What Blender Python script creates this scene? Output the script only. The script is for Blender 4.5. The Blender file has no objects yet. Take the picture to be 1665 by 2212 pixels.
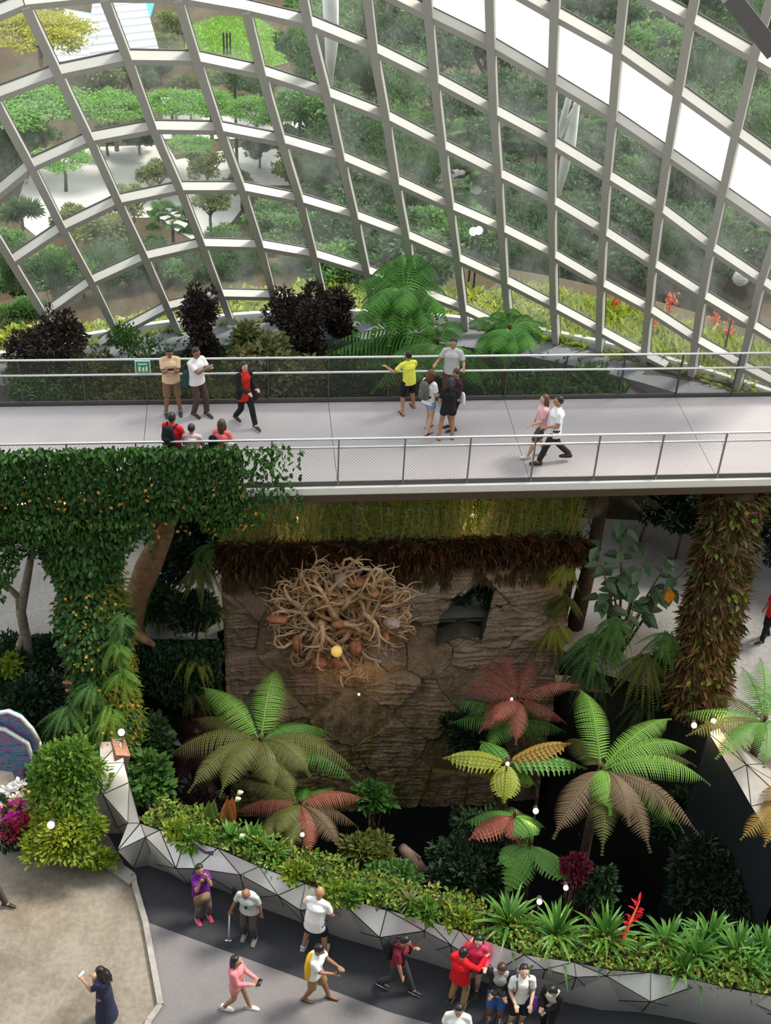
import bpy, bmesh, math, random
import numpy as np
from mathutils import Vector, Matrix, noise
random.seed(7); rng = np.random.default_rng(7)
C = bpy.context.scene.collection
sc = bpy.context.scene
PI = math.pi
# ---------------------------------------------------------------- camera
PITCH, ROLL, FPX, CAMH = math.radians(36.77), math.radians(3.12), 2800.0, 21.42
cF = Vector((0, math.cos(PITCH), -math.sin(PITCH))); _u = Vector((0, math.sin(PITCH), math.cos(PITCH))); _r = Vector((1, 0, 0))
cR = _r * math.cos(ROLL) + _u * math.sin(ROLL)
cU = -_r * math.sin(ROLL) + _u * math.cos(ROLL)
cam = bpy.data.cameras.new('camera'); camo = bpy.data.objects.new('camera', cam); C.objects.link(camo)
m = Matrix((cR, cU, -cF)).transposed().to_4x4(); m.translation = Vector((0, 0, CAMH)); camo.matrix_world = m
cam.sensor_fit = 'VERTICAL'; cam.sensor_height = 36.0; cam.lens = FPX / 2212.0 * 36.0; cam.clip_end = 500
sc.camera = camo
# ---------------------------------------------------------------- light
w = bpy.data.worlds.new('world'); sc.world = w; w.use_nodes = True
bg = w.node_tree.nodes['Background']; bg.inputs[0].default_value = (0.93, 0.97, 1.0, 1); bg.inputs[1].default_value = 1.2
sun = bpy.data.lights.new('sun', 'SUN'); sun.energy = 3.6; sun.angle = math.radians(14); sun.color = (1.0, 0.93, 0.80)
suno = bpy.data.objects.new('sun', sun); C.objects.link(suno); suno.rotation_euler = Vector((-0.62, -0.35, -1.0)).to_track_quat('-Z', 'Y').to_euler()
sc.view_settings.view_transform = 'Standard'; sc.view_settings.look = 'None'; sc.view_settings.exposure = 0.28; sc.view_settings.gamma = 1.0
sc.view_settings.use_curve_mapping = False
cy = sc.cycles; cy.max_bounces = 5; cy.diffuse_bounces = 3; cy.glossy_bounces = 2; cy.transmission_bounces = 3; cy.transparent_max_bounces = 12
cy.use_denoising = True; cy.caustics_reflective = False; cy.caustics_refractive = False; cy.sample_clamp_indirect = 4
try: cy.denoiser = 'OPENIMAGEDENOISE'
except Exception: pass

# ---------------------------------------------------------------- from the photograph's lines of sight to places in the world
def ray(x, y): return cF + cR * ((x - 832.5) / FPX) - cU * ((y - 1106.0) / FPX)
def at(x, y, z=0.0):
    v = ray(x, y); return Vector((0, 0, CAMH)) + v * ((z - CAMH) / v.z)
def atY(x, y, Y):
    v = ray(x, y); return Vector((0, 0, CAMH)) + v * (Y / v.y)
def sstep(a, b, x): t = max(0, min(1, (x - a) / (b - a))); return t * t * (3 - 2 * t)

# ---------------------------------------------------------------- materials
MAT = {}
def _mk(name):
    mt = bpy.data.materials.new(name); mt.use_nodes = True; nt = mt.node_tree; nt.nodes.clear()
    o = nt.nodes.new('ShaderNodeOutputMaterial'); return mt, nt, o
def ramp(nt, src, cols):
    r = nt.nodes.new('ShaderNodeValToRGB'); nt.links.new(src, r.inputs[0]); e = r.color_ramp.elements
    e[0].position, e[0].color = cols[0][0], (*cols[0][1], 1); e[1].position, e[1].color = cols[-1][0], (*cols[-1][1], 1)
    for p, c in cols[1:-1]: k = e.new(p); k.color = (*c, 1)
    return r.outputs[0]
def nz(nt, scale, detail=4, rough=.6, kind='ShaderNodeTexNoise', stretch=None):
    n = nt.nodes.new(kind); n.inputs['Scale'].default_value = scale
    if 'Detail' in n.inputs: n.inputs['Detail'].default_value = detail
    if 'Roughness' in n.inputs and kind == 'ShaderNodeTexNoise': n.inputs['Roughness'].default_value = rough
    tc = nt.nodes.new('ShaderNodeTexCoord')
    if stretch:
        mp = nt.nodes.new('ShaderNodeMapping'); mp.inputs['Scale'].default_value = stretch
        nt.links.new(tc.outputs['Object'], mp.inputs[0]); nt.links.new(mp.outputs[0], n.inputs['Vector'])
    else: nt.links.new(tc.outputs['Object'], n.inputs['Vector'])
    return n
def plain(name, col, rough=.6, metal=0., spec=.5, emit=None, es=1., var=0, scale=5, bump=0, bscale=20):
    if name in MAT: return MAT[name]
    mt, nt, o = _mk(name); p = nt.nodes.new('ShaderNodeBsdfPrincipled'); nt.links.new(p.outputs[0], o.inputs[0])
    p.inputs['Base Color'].default_value = (*col, 1); p.inputs['Roughness'].default_value = rough; p.inputs['Metallic'].default_value = metal
    p.inputs['Specular IOR Level'].default_value = spec
    if emit: p.inputs['Emission Color'].default_value = (*emit, 1); p.inputs['Emission Strength'].default_value = es
    if var:
        n = nz(nt, scale); d = tuple(max(0, c * (1 - var)) for c in col); l = tuple(min(1, c * (1 + var)) for c in col)
        nt.links.new(ramp(nt, n.outputs[0], [(.3, d), (.7, l)]), p.inputs['Base Color'])
    if bump:
        n = nz(nt, bscale, 6); b = nt.nodes.new('ShaderNodeBump'); b.inputs['Strength'].default_value = bump; b.inputs['Distance'].default_value = .03
        nt.links.new(n.outputs[0], b.inputs['Height']); nt.links.new(b.outputs[0], p.inputs['Normal'])
    MAT[name] = mt; return mt
def leafm(name, cols, trans=.3, rough=.5, spec=.35, hue=None):
    """cols: colours picked leaf by leaf"""
    if name in MAT: return MAT[name]
    mt, nt, o = _mk(name); g = nt.nodes.new('ShaderNodeNewGeometry')
    n = len(cols); c = ramp(nt, g.outputs['Random Per Island'], [(i / max(1, n - 1), k) for i, k in enumerate(cols)] if n > 1 else [(0, cols[0]), (1, cols[0])])
    p = nt.nodes.new('ShaderNodeBsdfPrincipled'); p.inputs['Roughness'].default_value = rough; p.inputs['Specular IOR Level'].default_value = spec
    t = nt.nodes.new('ShaderNodeBsdfTranslucent'); mx = nt.nodes.new('ShaderNodeMixShader'); mx.inputs[0].default_value = trans
    nt.links.new(c, p.inputs['Base Color']); nt.links.new(c, t.inputs[0])
    nt.links.new(p.outputs[0], mx.inputs[1]); nt.links.new(t.outputs[0], mx.inputs[2]); nt.links.new(mx.outputs[0], o.inputs[0])
    MAT[name] = mt; return mt
def glassm(name, tint=(.97, .99, .98), haze=.022, refl=.05):
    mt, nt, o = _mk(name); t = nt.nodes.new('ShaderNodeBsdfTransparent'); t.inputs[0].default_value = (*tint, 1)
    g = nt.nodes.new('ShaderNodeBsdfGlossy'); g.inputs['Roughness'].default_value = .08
    d = nt.nodes.new('ShaderNodeBsdfTranslucent'); d.inputs[0].default_value = (.9, .95, .93, 1)  # translucent white paints in the whitish reflection haze on the panes
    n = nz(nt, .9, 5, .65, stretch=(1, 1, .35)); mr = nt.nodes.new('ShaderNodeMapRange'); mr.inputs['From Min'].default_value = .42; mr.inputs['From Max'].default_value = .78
    mr.inputs['To Min'].default_value = haze * .5; mr.inputs['To Max'].default_value = haze * 3.2; nt.links.new(n.outputs[0], mr.inputs[0])
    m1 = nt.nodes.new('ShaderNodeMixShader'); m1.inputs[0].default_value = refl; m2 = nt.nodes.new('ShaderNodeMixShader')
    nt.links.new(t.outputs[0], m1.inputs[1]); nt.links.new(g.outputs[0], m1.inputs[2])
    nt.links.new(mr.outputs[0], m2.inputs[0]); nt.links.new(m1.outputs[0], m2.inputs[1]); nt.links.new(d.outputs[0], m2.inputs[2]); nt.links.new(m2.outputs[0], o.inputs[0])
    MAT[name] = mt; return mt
def groundm(name, cols, scale, bump=.3, bs=30, rough=.85, stretch=None, spec=.3, grid=None):
    if name in MAT: return MAT[name]
    mt, nt, o = _mk(name); p = nt.nodes.new('ShaderNodeBsdfPrincipled'); nt.links.new(p.outputs[0], o.inputs[0]); p.inputs['Roughness'].default_value = rough
    p.inputs['Specular IOR Level'].default_value = spec
    n = nz(nt, scale, 8, .65, stretch=stretch); col = ramp(nt, n.outputs[0], cols)
    n2 = nz(nt, bs, 5, .7)
    mul = nt.nodes.new('ShaderNodeMixRGB'); mul.blend_type = 'MULTIPLY'; mul.inputs[0].default_value = .55; nt.links.new(col, mul.inputs[1])
    nt.links.new(ramp(nt, n2.outputs[0], [(.35, (.55, .55, .55)), (.6, (1, 1, 1))]), mul.inputs[2]); nt.links.new(mul.outputs[0], p.inputs['Base Color'])
    b = nt.nodes.new('ShaderNodeBump'); b.inputs['Strength'].default_value = bump; b.inputs['Distance'].default_value = .04
    nt.links.new(n2.outputs[0], b.inputs['Height']); nt.links.new(b.outputs[0], p.inputs['Normal'])
    MAT[name] = mt; return mt

# ---------------------------------------------------------------- mesh building
class MB:
    def __init__(s): s.v = []; s.f = []; s.mi = []; s.n = 0; s.k = 0
    def add(s, v, f):
        v = np.asarray(v, dtype=float).reshape(-1, 3); s.v.append(v); s.f.extend([tuple(int(i) + s.n for i in q) for q in f]); s.mi.extend([s.k] * len(f)); s.n += len(v); return s
    def box(s, c, sz, ax=None):
        c = np.array(c, float); X, Y, Z = (np.eye(3) if ax is None else np.array([list(a) for a in ax], float)); X = X * sz[0] / 2; Y = Y * sz[1] / 2; Z = Z * sz[2] / 2
        v = [c + a * X + b * Y + d * Z for d in (-1, 1) for b in (-1, 1) for a in (-1, 1)]
        return s.add(v, [(0, 2, 3, 1), (4, 5, 7, 6), (0, 1, 5, 4), (2, 6, 7, 3), (0, 4, 6, 2), (1, 3, 7, 5)])
    def bar(s, a, b, w, d, up=(0, 0, 1)):
        a = Vector(a); b = Vector(b); z = (b - a); L = z.length
        if L < 1e-6: return s
        z.normalize(); y = Vector(up) - z * Vector(up).dot(z)
        if y.length < 1e-4: y = Vector((0, 1, 0)) - z * z.y
        y.normalize(); x = y.cross(z)
        return s.box((a + b) / 2, (w, d, L), (x, y, z))
    def tube(s, pts, rad, n=8, cap=True, flat=1.0, side=None, round_=False):
        pts = [Vector(p) for p in pts]; m_ = len(pts)
        if not hasattr(rad, '__len__'): rad = [rad] * m_
        rad = list(rad); fl = list(flat) if hasattr(flat, '__len__') else [flat] * m_
        if round_:
            d0 = (pts[0] - pts[1]).normalized(); d1 = (pts[-1] - pts[-2]).normalized(); r0, r1 = rad[0], rad[-1]
            k0, k1 = min(1, fl[0]), min(1, fl[-1])
            pre = [(pts[0] + d0 * r0 * k0 * q, r0 * math.sqrt(max(0, 1 - q * q)) + 1e-4) for q in (.98, .8, .45)]
            post = [(pts[-1] + d1 * r1 * k1 * q, r1 * math.sqrt(max(0, 1 - q * q)) + 1e-4) for q in (.45, .8, .98)]
            pts = [p for p, _ in pre] + pts + [p for p, _ in post]; rad = [r for _, r in pre] + rad + [r for _, r in post]; fl = [fl[0]] * 3 + fl + [fl[-1]] * 3; m_ = len(pts)
        V = []; prev = None
        for i, p in enumerate(pts):
            t = (pts[min(i + 1, m_ - 1)] - pts[max(i - 1, 0)])
            t = t.normalized() if t.length > 1e-9 else Vector((0, 0, 1))
            if side is not None: u = Vector(side) - t * Vector(side).dot(t)
            elif prev is not None: u = prev - t * prev.dot(t)
            else: u = Vector((1, 0, 0)) - t * t.x if abs(t.x) < .9 else Vector((0, 1, 0)) - t * t.y
            if u.length < 1e-5: u = t.orthogonal()
            u.normalize(); prev = u; q = t.cross(u)
            for k in range(n):
                a = 2 * PI * k / n; V.append(p + u * (math.cos(a) * rad[i]) + q * (math.sin(a) * rad[i] * fl[i]))
        F = [(i * n + k, i * n + (k + 1) % n, (i + 1) * n + (k + 1) % n, (i + 1) * n + k) for i in range(m_ - 1) for k in range(n)]
        if cap: F += [tuple(range(n))[::-1], tuple((m_ - 1) * n + k for k in range(n))]
        return s.add([tuple(v) for v in V], F)
    def ball(s, c, r, n=10, m_=7):
        c = Vector(c); r = (r, r, r) if not hasattr(r, '__len__') else r; V = []
        for j in range(m_ + 1):
            b = PI * j / m_
            for k in range(n):
                a = 2 * PI * k / n; V.append((c.x + r[0] * math.sin(b) * math.cos(a), c.y + r[1] * math.sin(b) * math.sin(a), c.z + r[2] * math.cos(b)))
        return s.add(V, [(j * n + k, (j + 1) * n + k, (j + 1) * n + (k + 1) % n, j * n + (k + 1) % n) for j in range(m_) for k in range(n)])
    def poly(s, pts, z0=None, th=0):
        """flat polygon (x,y) list at z0, optional thickness downward"""
        n = len(pts); P = [(p[0], p[1], z0 if z0 is not None else p[2]) for p in pts]
        if not th: return s.add(P, [tuple(range(n))])
        Q = [(p[0], p[1], p[2] - th) for p in P]
        return s.add(P + Q, [tuple(range(n)), tuple(range(n, 2 * n))[::-1]] + [(i, i + n, (i + 1) % n + n, (i + 1) % n) for i in range(n)])
    def verts(s): return np.concatenate(s.v) if s.v else np.zeros((0, 3))
    def build(s, name, mats, parent=None, smooth=False, loc=None):
        V = s.verts()
        if parent is not None: o0 = np.array(wloc(parent))
        elif loc is not None: o0 = np.array(loc, float)
        else:
            mn, mx = V.min(0), V.max(0); o0 = np.array([(mn[0] + mx[0]) / 2, (mn[1] + mx[1]) / 2, mn[2]])
        base = np.array(wloc(parent)) if parent is not None else o0
        me = bpy.data.meshes.new(name); fast_mesh(me, V - base, s.f, smooth)
        if not isinstance(mats, (list, tuple)): mats = [mats]
        for mt in mats: me.materials.append(mt)
        if max(s.mi, default=0) > 0: me.polygons.foreach_set('material_index', s.mi)
        o = bpy.data.objects.new(name, me); C.objects.link(o)
        if parent is not None: o.parent = parent
        else: o.location = o0
        return o
def fast_mesh(me, V, F, smooth=False):
    V = np.ascontiguousarray(V, dtype=np.float32); me.vertices.add(len(V)); me.vertices.foreach_set('co', V.ravel())
    if isinstance(F, np.ndarray): cnt = np.full(len(F), F.shape[1], dtype=np.int32); loops = F.astype(np.int32).ravel()
    else:
        cnt = np.fromiter((len(q) for q in F), dtype=np.int32, count=len(F)); loops = np.fromiter((i for q in F for i in q), dtype=np.int32, count=int(cnt.sum()))
    me.loops.add(len(loops)); me.loops.foreach_set('vertex_index', loops); me.polygons.add(len(cnt))
    st = np.zeros(len(cnt), dtype=np.int32); st[1:] = np.cumsum(cnt)[:-1]
    me.polygons.foreach_set('loop_start', st); me.update(calc_edges=True); me.validate()
    me.polygons.foreach_set('use_smooth', np.full(len(me.polygons), bool(smooth)))
def wloc(o):
    p = Vector((0, 0, 0))
    while o is not None: p = p + o.location; o = o.parent
    return p
def tag(o, label=None, cat=None, group=None, kind=None):
    if label: o['label'] = label
    if cat: o['category'] = cat
    if group: o['group'] = group
    if kind: o['kind'] = kind
    return o
def empty(name, loc, label=None, cat=None, group=None, kind=None):
    o = bpy.data.objects.new(name, None); C.objects.link(o); o.location = Vector(loc); o.empty_display_size = .2
    return tag(o, label, cat, group, kind)
def kids(o): return [c for c in bpy.data.objects if c.parent == o]
def copy_tree(o, ch=None, parent=None):
    """a copy of a thing with copies of its parts and sub-parts"""
    c = o.copy(); C.objects.link(c); c.parent = parent
    for k in (ch if ch is not None else kids(o)):
        d = k.copy(); C.objects.link(d); d.parent = c
        for k2 in kids(k): e = k2.copy(); C.objects.link(e); e.parent = d
    return c
def unit(a): return a / np.maximum(np.linalg.norm(a, axis=-1, keepdims=True), 1e-9)
def leaves(pos, dr, size, wid=.45, up=None, fold=.18, curl=.15):
    """pointed leaves: pos (N,3) bases, dr (N,3) directions, size (N); returns verts, faces"""
    pos = np.asarray(pos, float); N = len(pos); dr = unit(np.asarray(dr, float)); size = np.broadcast_to(np.asarray(size, float), (N,))[:, None]
    if up is None: up = rng.normal(size=(N, 3)) * .5 + np.array([0, -.1, 1.0])
    s_ = unit(np.cross(dr, up)); n_ = np.cross(s_, dr); w_ = size * wid / 2; fold = fold * min(1, wid / .4)
    a = pos; t = pos + dr * size - n_ * size * curl; m1 = pos + dr * size * .42
    l = m1 + s_ * w_ + n_ * size * fold * .5; r = m1 - s_ * w_ + n_ * size * fold * .5
    l2 = pos + dr * size * .72 + s_ * w_ * .72 + n_ * size * (fold * .3 - curl * .4); r2 = pos + dr * size * .72 - s_ * w_ * .72 + n_ * size * (fold * .3 - curl * .4)
    V = np.stack([a, l, l2, t, r2, r], 1).reshape(-1, 3); i = np.arange(N)[:, None] * 6
    F = np.concatenate([i + np.array([[0, 1, 2, 3]]), i + np.array([[0, 3, 4, 5]])], 0)
    return V, F
def merge(parts):
    V = []; F = []; n = 0
    for v, f in parts: V.append(v); F.append(f + n); n += len(v)
    return np.concatenate(V), np.concatenate(F)
def npobj(name, V, F, mt, parent=None, loc=None, smooth=False):
    if parent is not None: base = np.array(wloc(parent))
    elif loc is not None: base = np.array(loc, float)
    else: base = np.array([V[:, 0].mean(), V[:, 1].mean(), V[:, 2].min()])
    me = bpy.data.meshes.new(name); fast_mesh(me, V - base, F, smooth); me.materials.append(mt)
    o = bpy.data.objects.new(name, me); C.objects.link(o)
    if parent is not None: o.parent = parent
    else: o.location = base
    return o
def crown_pts(c, r, n, clumps=14, tight=.28, shell=.75):
    c = np.array(c, float); r = np.array(r if hasattr(r, '__len__') else (r, r, r), float)
    d = unit(rng.normal(size=(clumps, 3))); d[:, 2] = np.abs(d[:, 2]) * 1.0 - .25
    q = d * (shell * (.45 + .75 * rng.random((clumps, 1)))); k = rng.integers(0, clumps, n)
    o = unit(rng.normal(size=(n, 3))); o[:, 2] = o[:, 2] * .8 + .25
    p = q[k] + o * tight * (.55 + .45 * rng.random((n, 1)))
    return c + p * r, unit(o + rng.normal(size=(n, 3)) * .6 + q[k] * .5)
def frond_mesh(a, b, width=.35, pairs=30, rise=.35, teeth=8, petiole=.06, pd=.35, pw=.05, tip=.25, sweep=.35, bellied=True):
    """a pinnate frond from a to b: rachis strip plus toothed leaflets on both sides"""
    a = Vector(a); b = Vector(b); L = (b - a).length; mid = (a + b) / 2 + Vector((0, 0, rise * L))
    up = Vector((0, 0, 1)); V = []; F = []; n = 0
    def P(t): return a * (1 - t) ** 2 + mid * (2 * t * (1 - t)) + b * t * t
    def T(t): return ((mid - a) * (1 - t) + (b - mid) * t).normalized()
    m_ = 14
    rv = []
    for i in range(m_ + 1):
        t = i / m_; p = P(t); tt = T(t); s = tt.cross(up)
        s = s.normalized() if s.length > 1e-3 else Vector((1, 0, 0)); w_ = .016 * (1 - t) + .004; nn = s.cross(tt)
        rv += [p + s * w_, p + nn * w_ * .8, p - s * w_]
    V.append(np.array([tuple(v) for v in rv])); f = []
    for i in range(m_):
        for k in (0, 1): f.append((i * 3 + k, i * 3 + k + 1, i * 3 + 4 + k, i * 3 + 3 + k))
    F.append(np.array(f)); n = len(rv)
    tz = np.linspace(0, 1, 2 * teeth + 1); prof = np.interp(tz, [0, .08, .55, 1], [.35, 1, .8, .05]); prof = prof * np.where(np.arange(2 * teeth + 1) % 2 == 1, 1.0, .5); prof[-1] = .02
    ff = []; M = 2 * teeth + 1
    for i in range(M - 1): ff += [(i, i + 1, M + i + 1, M + i), (M + i, M + i + 1, 2 * M + i + 1, 2 * M + i)]
    ff = np.array(ff)
    for k in range(pairs):
        t = petiole + (1 - petiole) * (k + .5) / pairs; p = P(t); tt = T(t); s = tt.cross(up)
        s = s.normalized() if s.length > 1e-3 else Vector((1, 0, 0)); nn = s.cross(tt)
        u = (t - petiole) / (1 - petiole)
        env = (math.sin(PI * min(1, .18 + u * .86)) ** .7 if bellied else 1) * (1 if u < .8 else (1 - (u - .8) / .2 * (1 - tip * .6)))
        ln = width * max(.12, env)
        for sg in (1, -1):
            j = random.uniform(-.05, .05); d = (s * sg + tt * (sweep + j) + nn * .05).normalized(); cr = (tt - d * tt.dot(d)).normalized()
            x = tz[:, None] * ln; drop = (tz[:, None] ** 1.6) * ln * pd
            c_ = np.array(p)[None] + x * np.array(d)[None] - drop * np.array(nn)[None]
            w_ = prof[:, None] * pw / 2
            vv = np.concatenate([c_ + w_ * np.array(cr), c_ - np.array(nn) * w_ * .35, c_ - w_ * np.array(cr)])
            V.append(vv); F.append(ff + n); n += len(vv)
    return np.concatenate(V), np.concatenate(F)
# ================================================================ SETTING
STRUCT = lambda o, label=None: tag(o, label, None, None, 'structure')
conc = groundm('plaza_concrete', [(.3, (.17, .14, .105)), (.5, (.28, .245, .2)), (.7, (.36, .32, .27))], .7, .5, 9)
conc_grey = groundm('grey_paving', [(.3, (.26, .25, .25)), (.7, (.36, .35, .35))], .5, .3, 12)
ramp_light = groundm('ramp_light', [(.3, (.19, .18, .185)), (.7, (.235, .22, .225))], .6, .15, 60)
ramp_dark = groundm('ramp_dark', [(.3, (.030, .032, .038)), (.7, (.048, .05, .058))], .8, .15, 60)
kerbm = plain('kerb_stone', (.32, .30, .27), .8, var=.25, scale=4, bump=.2)
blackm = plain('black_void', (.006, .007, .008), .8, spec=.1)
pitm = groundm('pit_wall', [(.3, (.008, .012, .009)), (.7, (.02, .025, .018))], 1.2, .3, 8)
# parapet crest (inner edge), traced along the wall
TT = [(262, 1600, 1.27), (268, 1647, 1.27), (279, 1690, 1.27), (303, 1778, 1.27), (345, 1793, 1.27), (400, 1813, 1.27), (470, 1832, 1.27), (560, 1872, 1.27), (660, 1908, 1.27), (740, 1938, 1.27), (835, 1965, 1.27), (925, 1989, 1.27), (992, 2010, 1.27), (1132, 2062, 1.27), (1240, 2078, 1.27), (1320, 2095, 1.27), (1405, 2100, 1.27), (1500, 2116, 1.27), (1575, 2135, 1.27), (1665, 2150, 1.27), (1760, 2180, 1.27)]
Tw = [at(*p) for p in TT]
pit = [(p.x, p.y) for p in Tw] + [(8.9, 13.4), (8.45, 17.7), (7.95, 20.5), (7.2, 22.1), (5.3, 22.7), (4.7, 24.6), (-3.7, 23.6), (-4.3, 23.1), (-5.9, 23.0)]
from mathutils.geometry import tessellate_polygon
outer = [(-45, 4), (45, 4), (45, 29.2), (-45, 29.2)]
P3 = [[Vector((x, y, 0)) for x, y in outer], [Vector((x, y, 0)) for x, y in pit]]
tri = tessellate_polygon(P3); fl = MB(); fl.add([tuple(v) for l in P3 for v in l], [tuple(t) for t in tri])
V = fl.verts(); fl.f = [t if np.cross(V[t[1]] - V[t[0]], V[t[2]] - V[t[0]])[2] > 0 else t[::-1] for t in fl.f]
STRUCT(fl.build('floor', conc, loc=(0, 0, 0)), 'brown grey rough concrete floor of the lower level')
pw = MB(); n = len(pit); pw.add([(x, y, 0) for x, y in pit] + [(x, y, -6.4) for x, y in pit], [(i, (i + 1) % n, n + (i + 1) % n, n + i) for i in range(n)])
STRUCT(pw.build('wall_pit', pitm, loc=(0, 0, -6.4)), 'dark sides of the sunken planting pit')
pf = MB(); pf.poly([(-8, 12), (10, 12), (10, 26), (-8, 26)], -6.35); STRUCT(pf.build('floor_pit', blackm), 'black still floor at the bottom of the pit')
mo = MB(); mo.add([(-45, 4, 0), (-30, -5, 0), (30, -5, 0), (45, 4, 0), (-45, 4, 24), (-30, -5, 24), (30, -5, 24), (45, 4, 24)], [(0, 1, 5, 4), (1, 2, 6, 5), (2, 3, 7, 6)])  # out of view behind the camera, added and sized to hold back light
STRUCT(mo.build('wall_mountain_blocker', groundm('blocker_green', [(.3, (.02, .035, .015)), (.7, (.06, .085, .035))], .6, .5, 4)), 'unseen dark wall in place of the indoor mountain, added to block light')
# ramp: light and dark bands with a kerb
def slab(name, px, z, th, mt, label): b = MB(); b.poly([tuple(at(x, y, z)) for x, y in px][::-1], None, th); return STRUCT(b.build(name, mt), label)
slab('floor_ramp_light', [(312, 1990), (345, 2168), (322, 2204), (300, 2300), (1300, 2420), (1110, 2262), (840, 2186), (651, 2114)], .012, .01, ramp_light, 'light grey band of the sloping walkway')
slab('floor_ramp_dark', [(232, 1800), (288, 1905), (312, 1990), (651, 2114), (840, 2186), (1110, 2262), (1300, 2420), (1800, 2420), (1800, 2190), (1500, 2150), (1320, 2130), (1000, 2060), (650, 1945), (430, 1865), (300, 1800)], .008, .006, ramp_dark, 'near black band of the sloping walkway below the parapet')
kb = MB(); kp = [at(*p, .04) for p in ((228, 1850), (288, 1893), (291, 1912), (314, 1992), (347, 2172), (322, 2206), (290, 2300))]
for a, b in zip(kp, kp[1:]): kb.bar(a, b, .11, .10)
STRUCT(kb.build('trim_1', kerbm), 'pale stone kerb between concrete floor and walkway')
kb = MB(); kp = [at(*p, .05) for p in ((-40, 1765), (60, 1800), (140, 1832), (228, 1866), (286, 1908))]
for a, b in zip(kp, kp[1:]): kb.bar(a, b, .16, .12)
STRUCT(kb.build('trim_2', kerbm), 'low grey kerb in front of the corner planting bed')
slab('floor_paving', [(900, 1060), (1900, 1060), (1900, 1750), (1665, 1640), (1530, 1530), (1450, 1480), (1250, 1440)], .008, .006, conc_grey, 'grey paving behind the pit and moss column')
slab('floor_paving', [(-60, 1060), (470, 1060), (470, 1380), (280, 1380), (120, 1480), (-60, 1480)], .008, .006, conc_grey, 'grey paving behind the vine covered pillar')
# faceted parapet
alu = plain('parapet_metal', (.82, .82, .84), .42, metal=.7, var=.06, scale=1.5)
MM = [(214, 1602, 1.05), (216, 1650, 1.05), (222, 1716, .9), (276, 1778, 1.0), (253, 1838, .5), (314, 1808, .98), (380, 1876, .48), (422, 1876, .55), (519, 1890, .8), (600, 1934, .62), (648, 1966, .45), (745, 1955, .85), (820, 2025, .42), (917, 2011, .85), (974, 2042, .75), (1070, 2098, .42), (1177, 2094, .88), (1244, 2111, .8), (1309, 2108, .95), (1405, 2164, .45), (1499, 2131, .88), (1574, 2145, .8), (1680, 2190, .45), (1790, 2200, .8)]
MM = [(x, y, .86 + (z - .45) * .42 if i > 3 else z + .1) for i, (x, y, z) in enumerate(MM)]; Mw = [at(*p) for p in MM]
Bw = []
for i, q in enumerate(Mw):
    a = Mw[max(0, i - 1)]; b = Mw[min(len(Mw) - 1, i + 1)]; t = (b - a); nn = Vector((t.y, -t.x, 0)).normalized()
    if nn.y > 0: nn = -nn
    if i < 3: nn = Vector((-1, 0, 0))
    Bw.append(Vector((q.x, q.y, 0)) + nn * (-.22 if q.z > .95 else -.34))
def strip(A, B):
    tr = []; i = j = 0
    while i < len(A) - 1 or j < len(B) - 1:
        if j == len(B) - 1 or (i < len(A) - 1 and (A[i + 1] - B[j]).length <= (A[i] - B[j + 1]).length): tr.append((A[i], B[j], A[i + 1])); i += 1
        else: tr.append((A[i], B[j], B[j + 1])); j += 1
    return tr
par = empty('faceted_parapet', (Mw[8].x, Mw[8].y, 0), 'silver grey faceted metal parapet wall of triangles along the sunken garden', 'parapet')
pb = MB(); jb = MB(); ed = set(); trs = strip(Tw, Mw) + strip(Mw, Bw)
for t in trs:
    t = list(t); nn = (t[1] - t[0]).cross(t[2] - t[0])
    if nn.z < 0 or (abs(nn.z) < 1e-6 and nn.y > 0): t = [t[0], t[2], t[1]]
    pb.add([tuple(v) for v in t], [(0, 1, 2)])
    for a, b in ((t[0], t[1]), (t[1], t[2]), (t[2], t[0])): ed.add(tuple(sorted((tuple(round(c, 3) for c in a), tuple(round(c, 3) for c in b)))))
back = [Vector((v.x, v.y, -.5)) for v in Tw]
for i in range(len(Tw) - 1): pb.add([tuple(Tw[i]), tuple(Tw[i + 1]), tuple(back[i + 1] + Vector((0, .01, 0))), tuple(back[i] + Vector((0, .01, 0)))], [(0, 1, 2, 3)])
pb.build('cladding', alu, par)
for k, (a, b) in enumerate(sorted(ed)): jb.bar(a, b, .009 if k % 2 else .016, .012)
jb.build('joint', blackm, par)['label'] = 'black joints between the facets'
# far side parapet at the right
par2 = empty('faceted_parapet', at(1600, 1700, 0), 'pale faceted parapet beyond the right side of the pit', 'parapet')
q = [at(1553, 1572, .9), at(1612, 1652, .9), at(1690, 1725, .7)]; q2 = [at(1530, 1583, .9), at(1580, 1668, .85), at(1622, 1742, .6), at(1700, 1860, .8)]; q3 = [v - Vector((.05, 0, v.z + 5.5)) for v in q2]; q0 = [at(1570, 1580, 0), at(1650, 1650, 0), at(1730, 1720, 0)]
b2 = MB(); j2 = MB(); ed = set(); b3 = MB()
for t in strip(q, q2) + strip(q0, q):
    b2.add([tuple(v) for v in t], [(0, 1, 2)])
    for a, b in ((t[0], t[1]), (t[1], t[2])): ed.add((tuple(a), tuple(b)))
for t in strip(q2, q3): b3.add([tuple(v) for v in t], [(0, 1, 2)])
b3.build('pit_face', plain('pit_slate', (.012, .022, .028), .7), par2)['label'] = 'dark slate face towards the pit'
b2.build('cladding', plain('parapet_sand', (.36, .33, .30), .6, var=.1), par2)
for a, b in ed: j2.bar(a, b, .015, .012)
j2.build('joint', blackm, par2)
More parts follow.
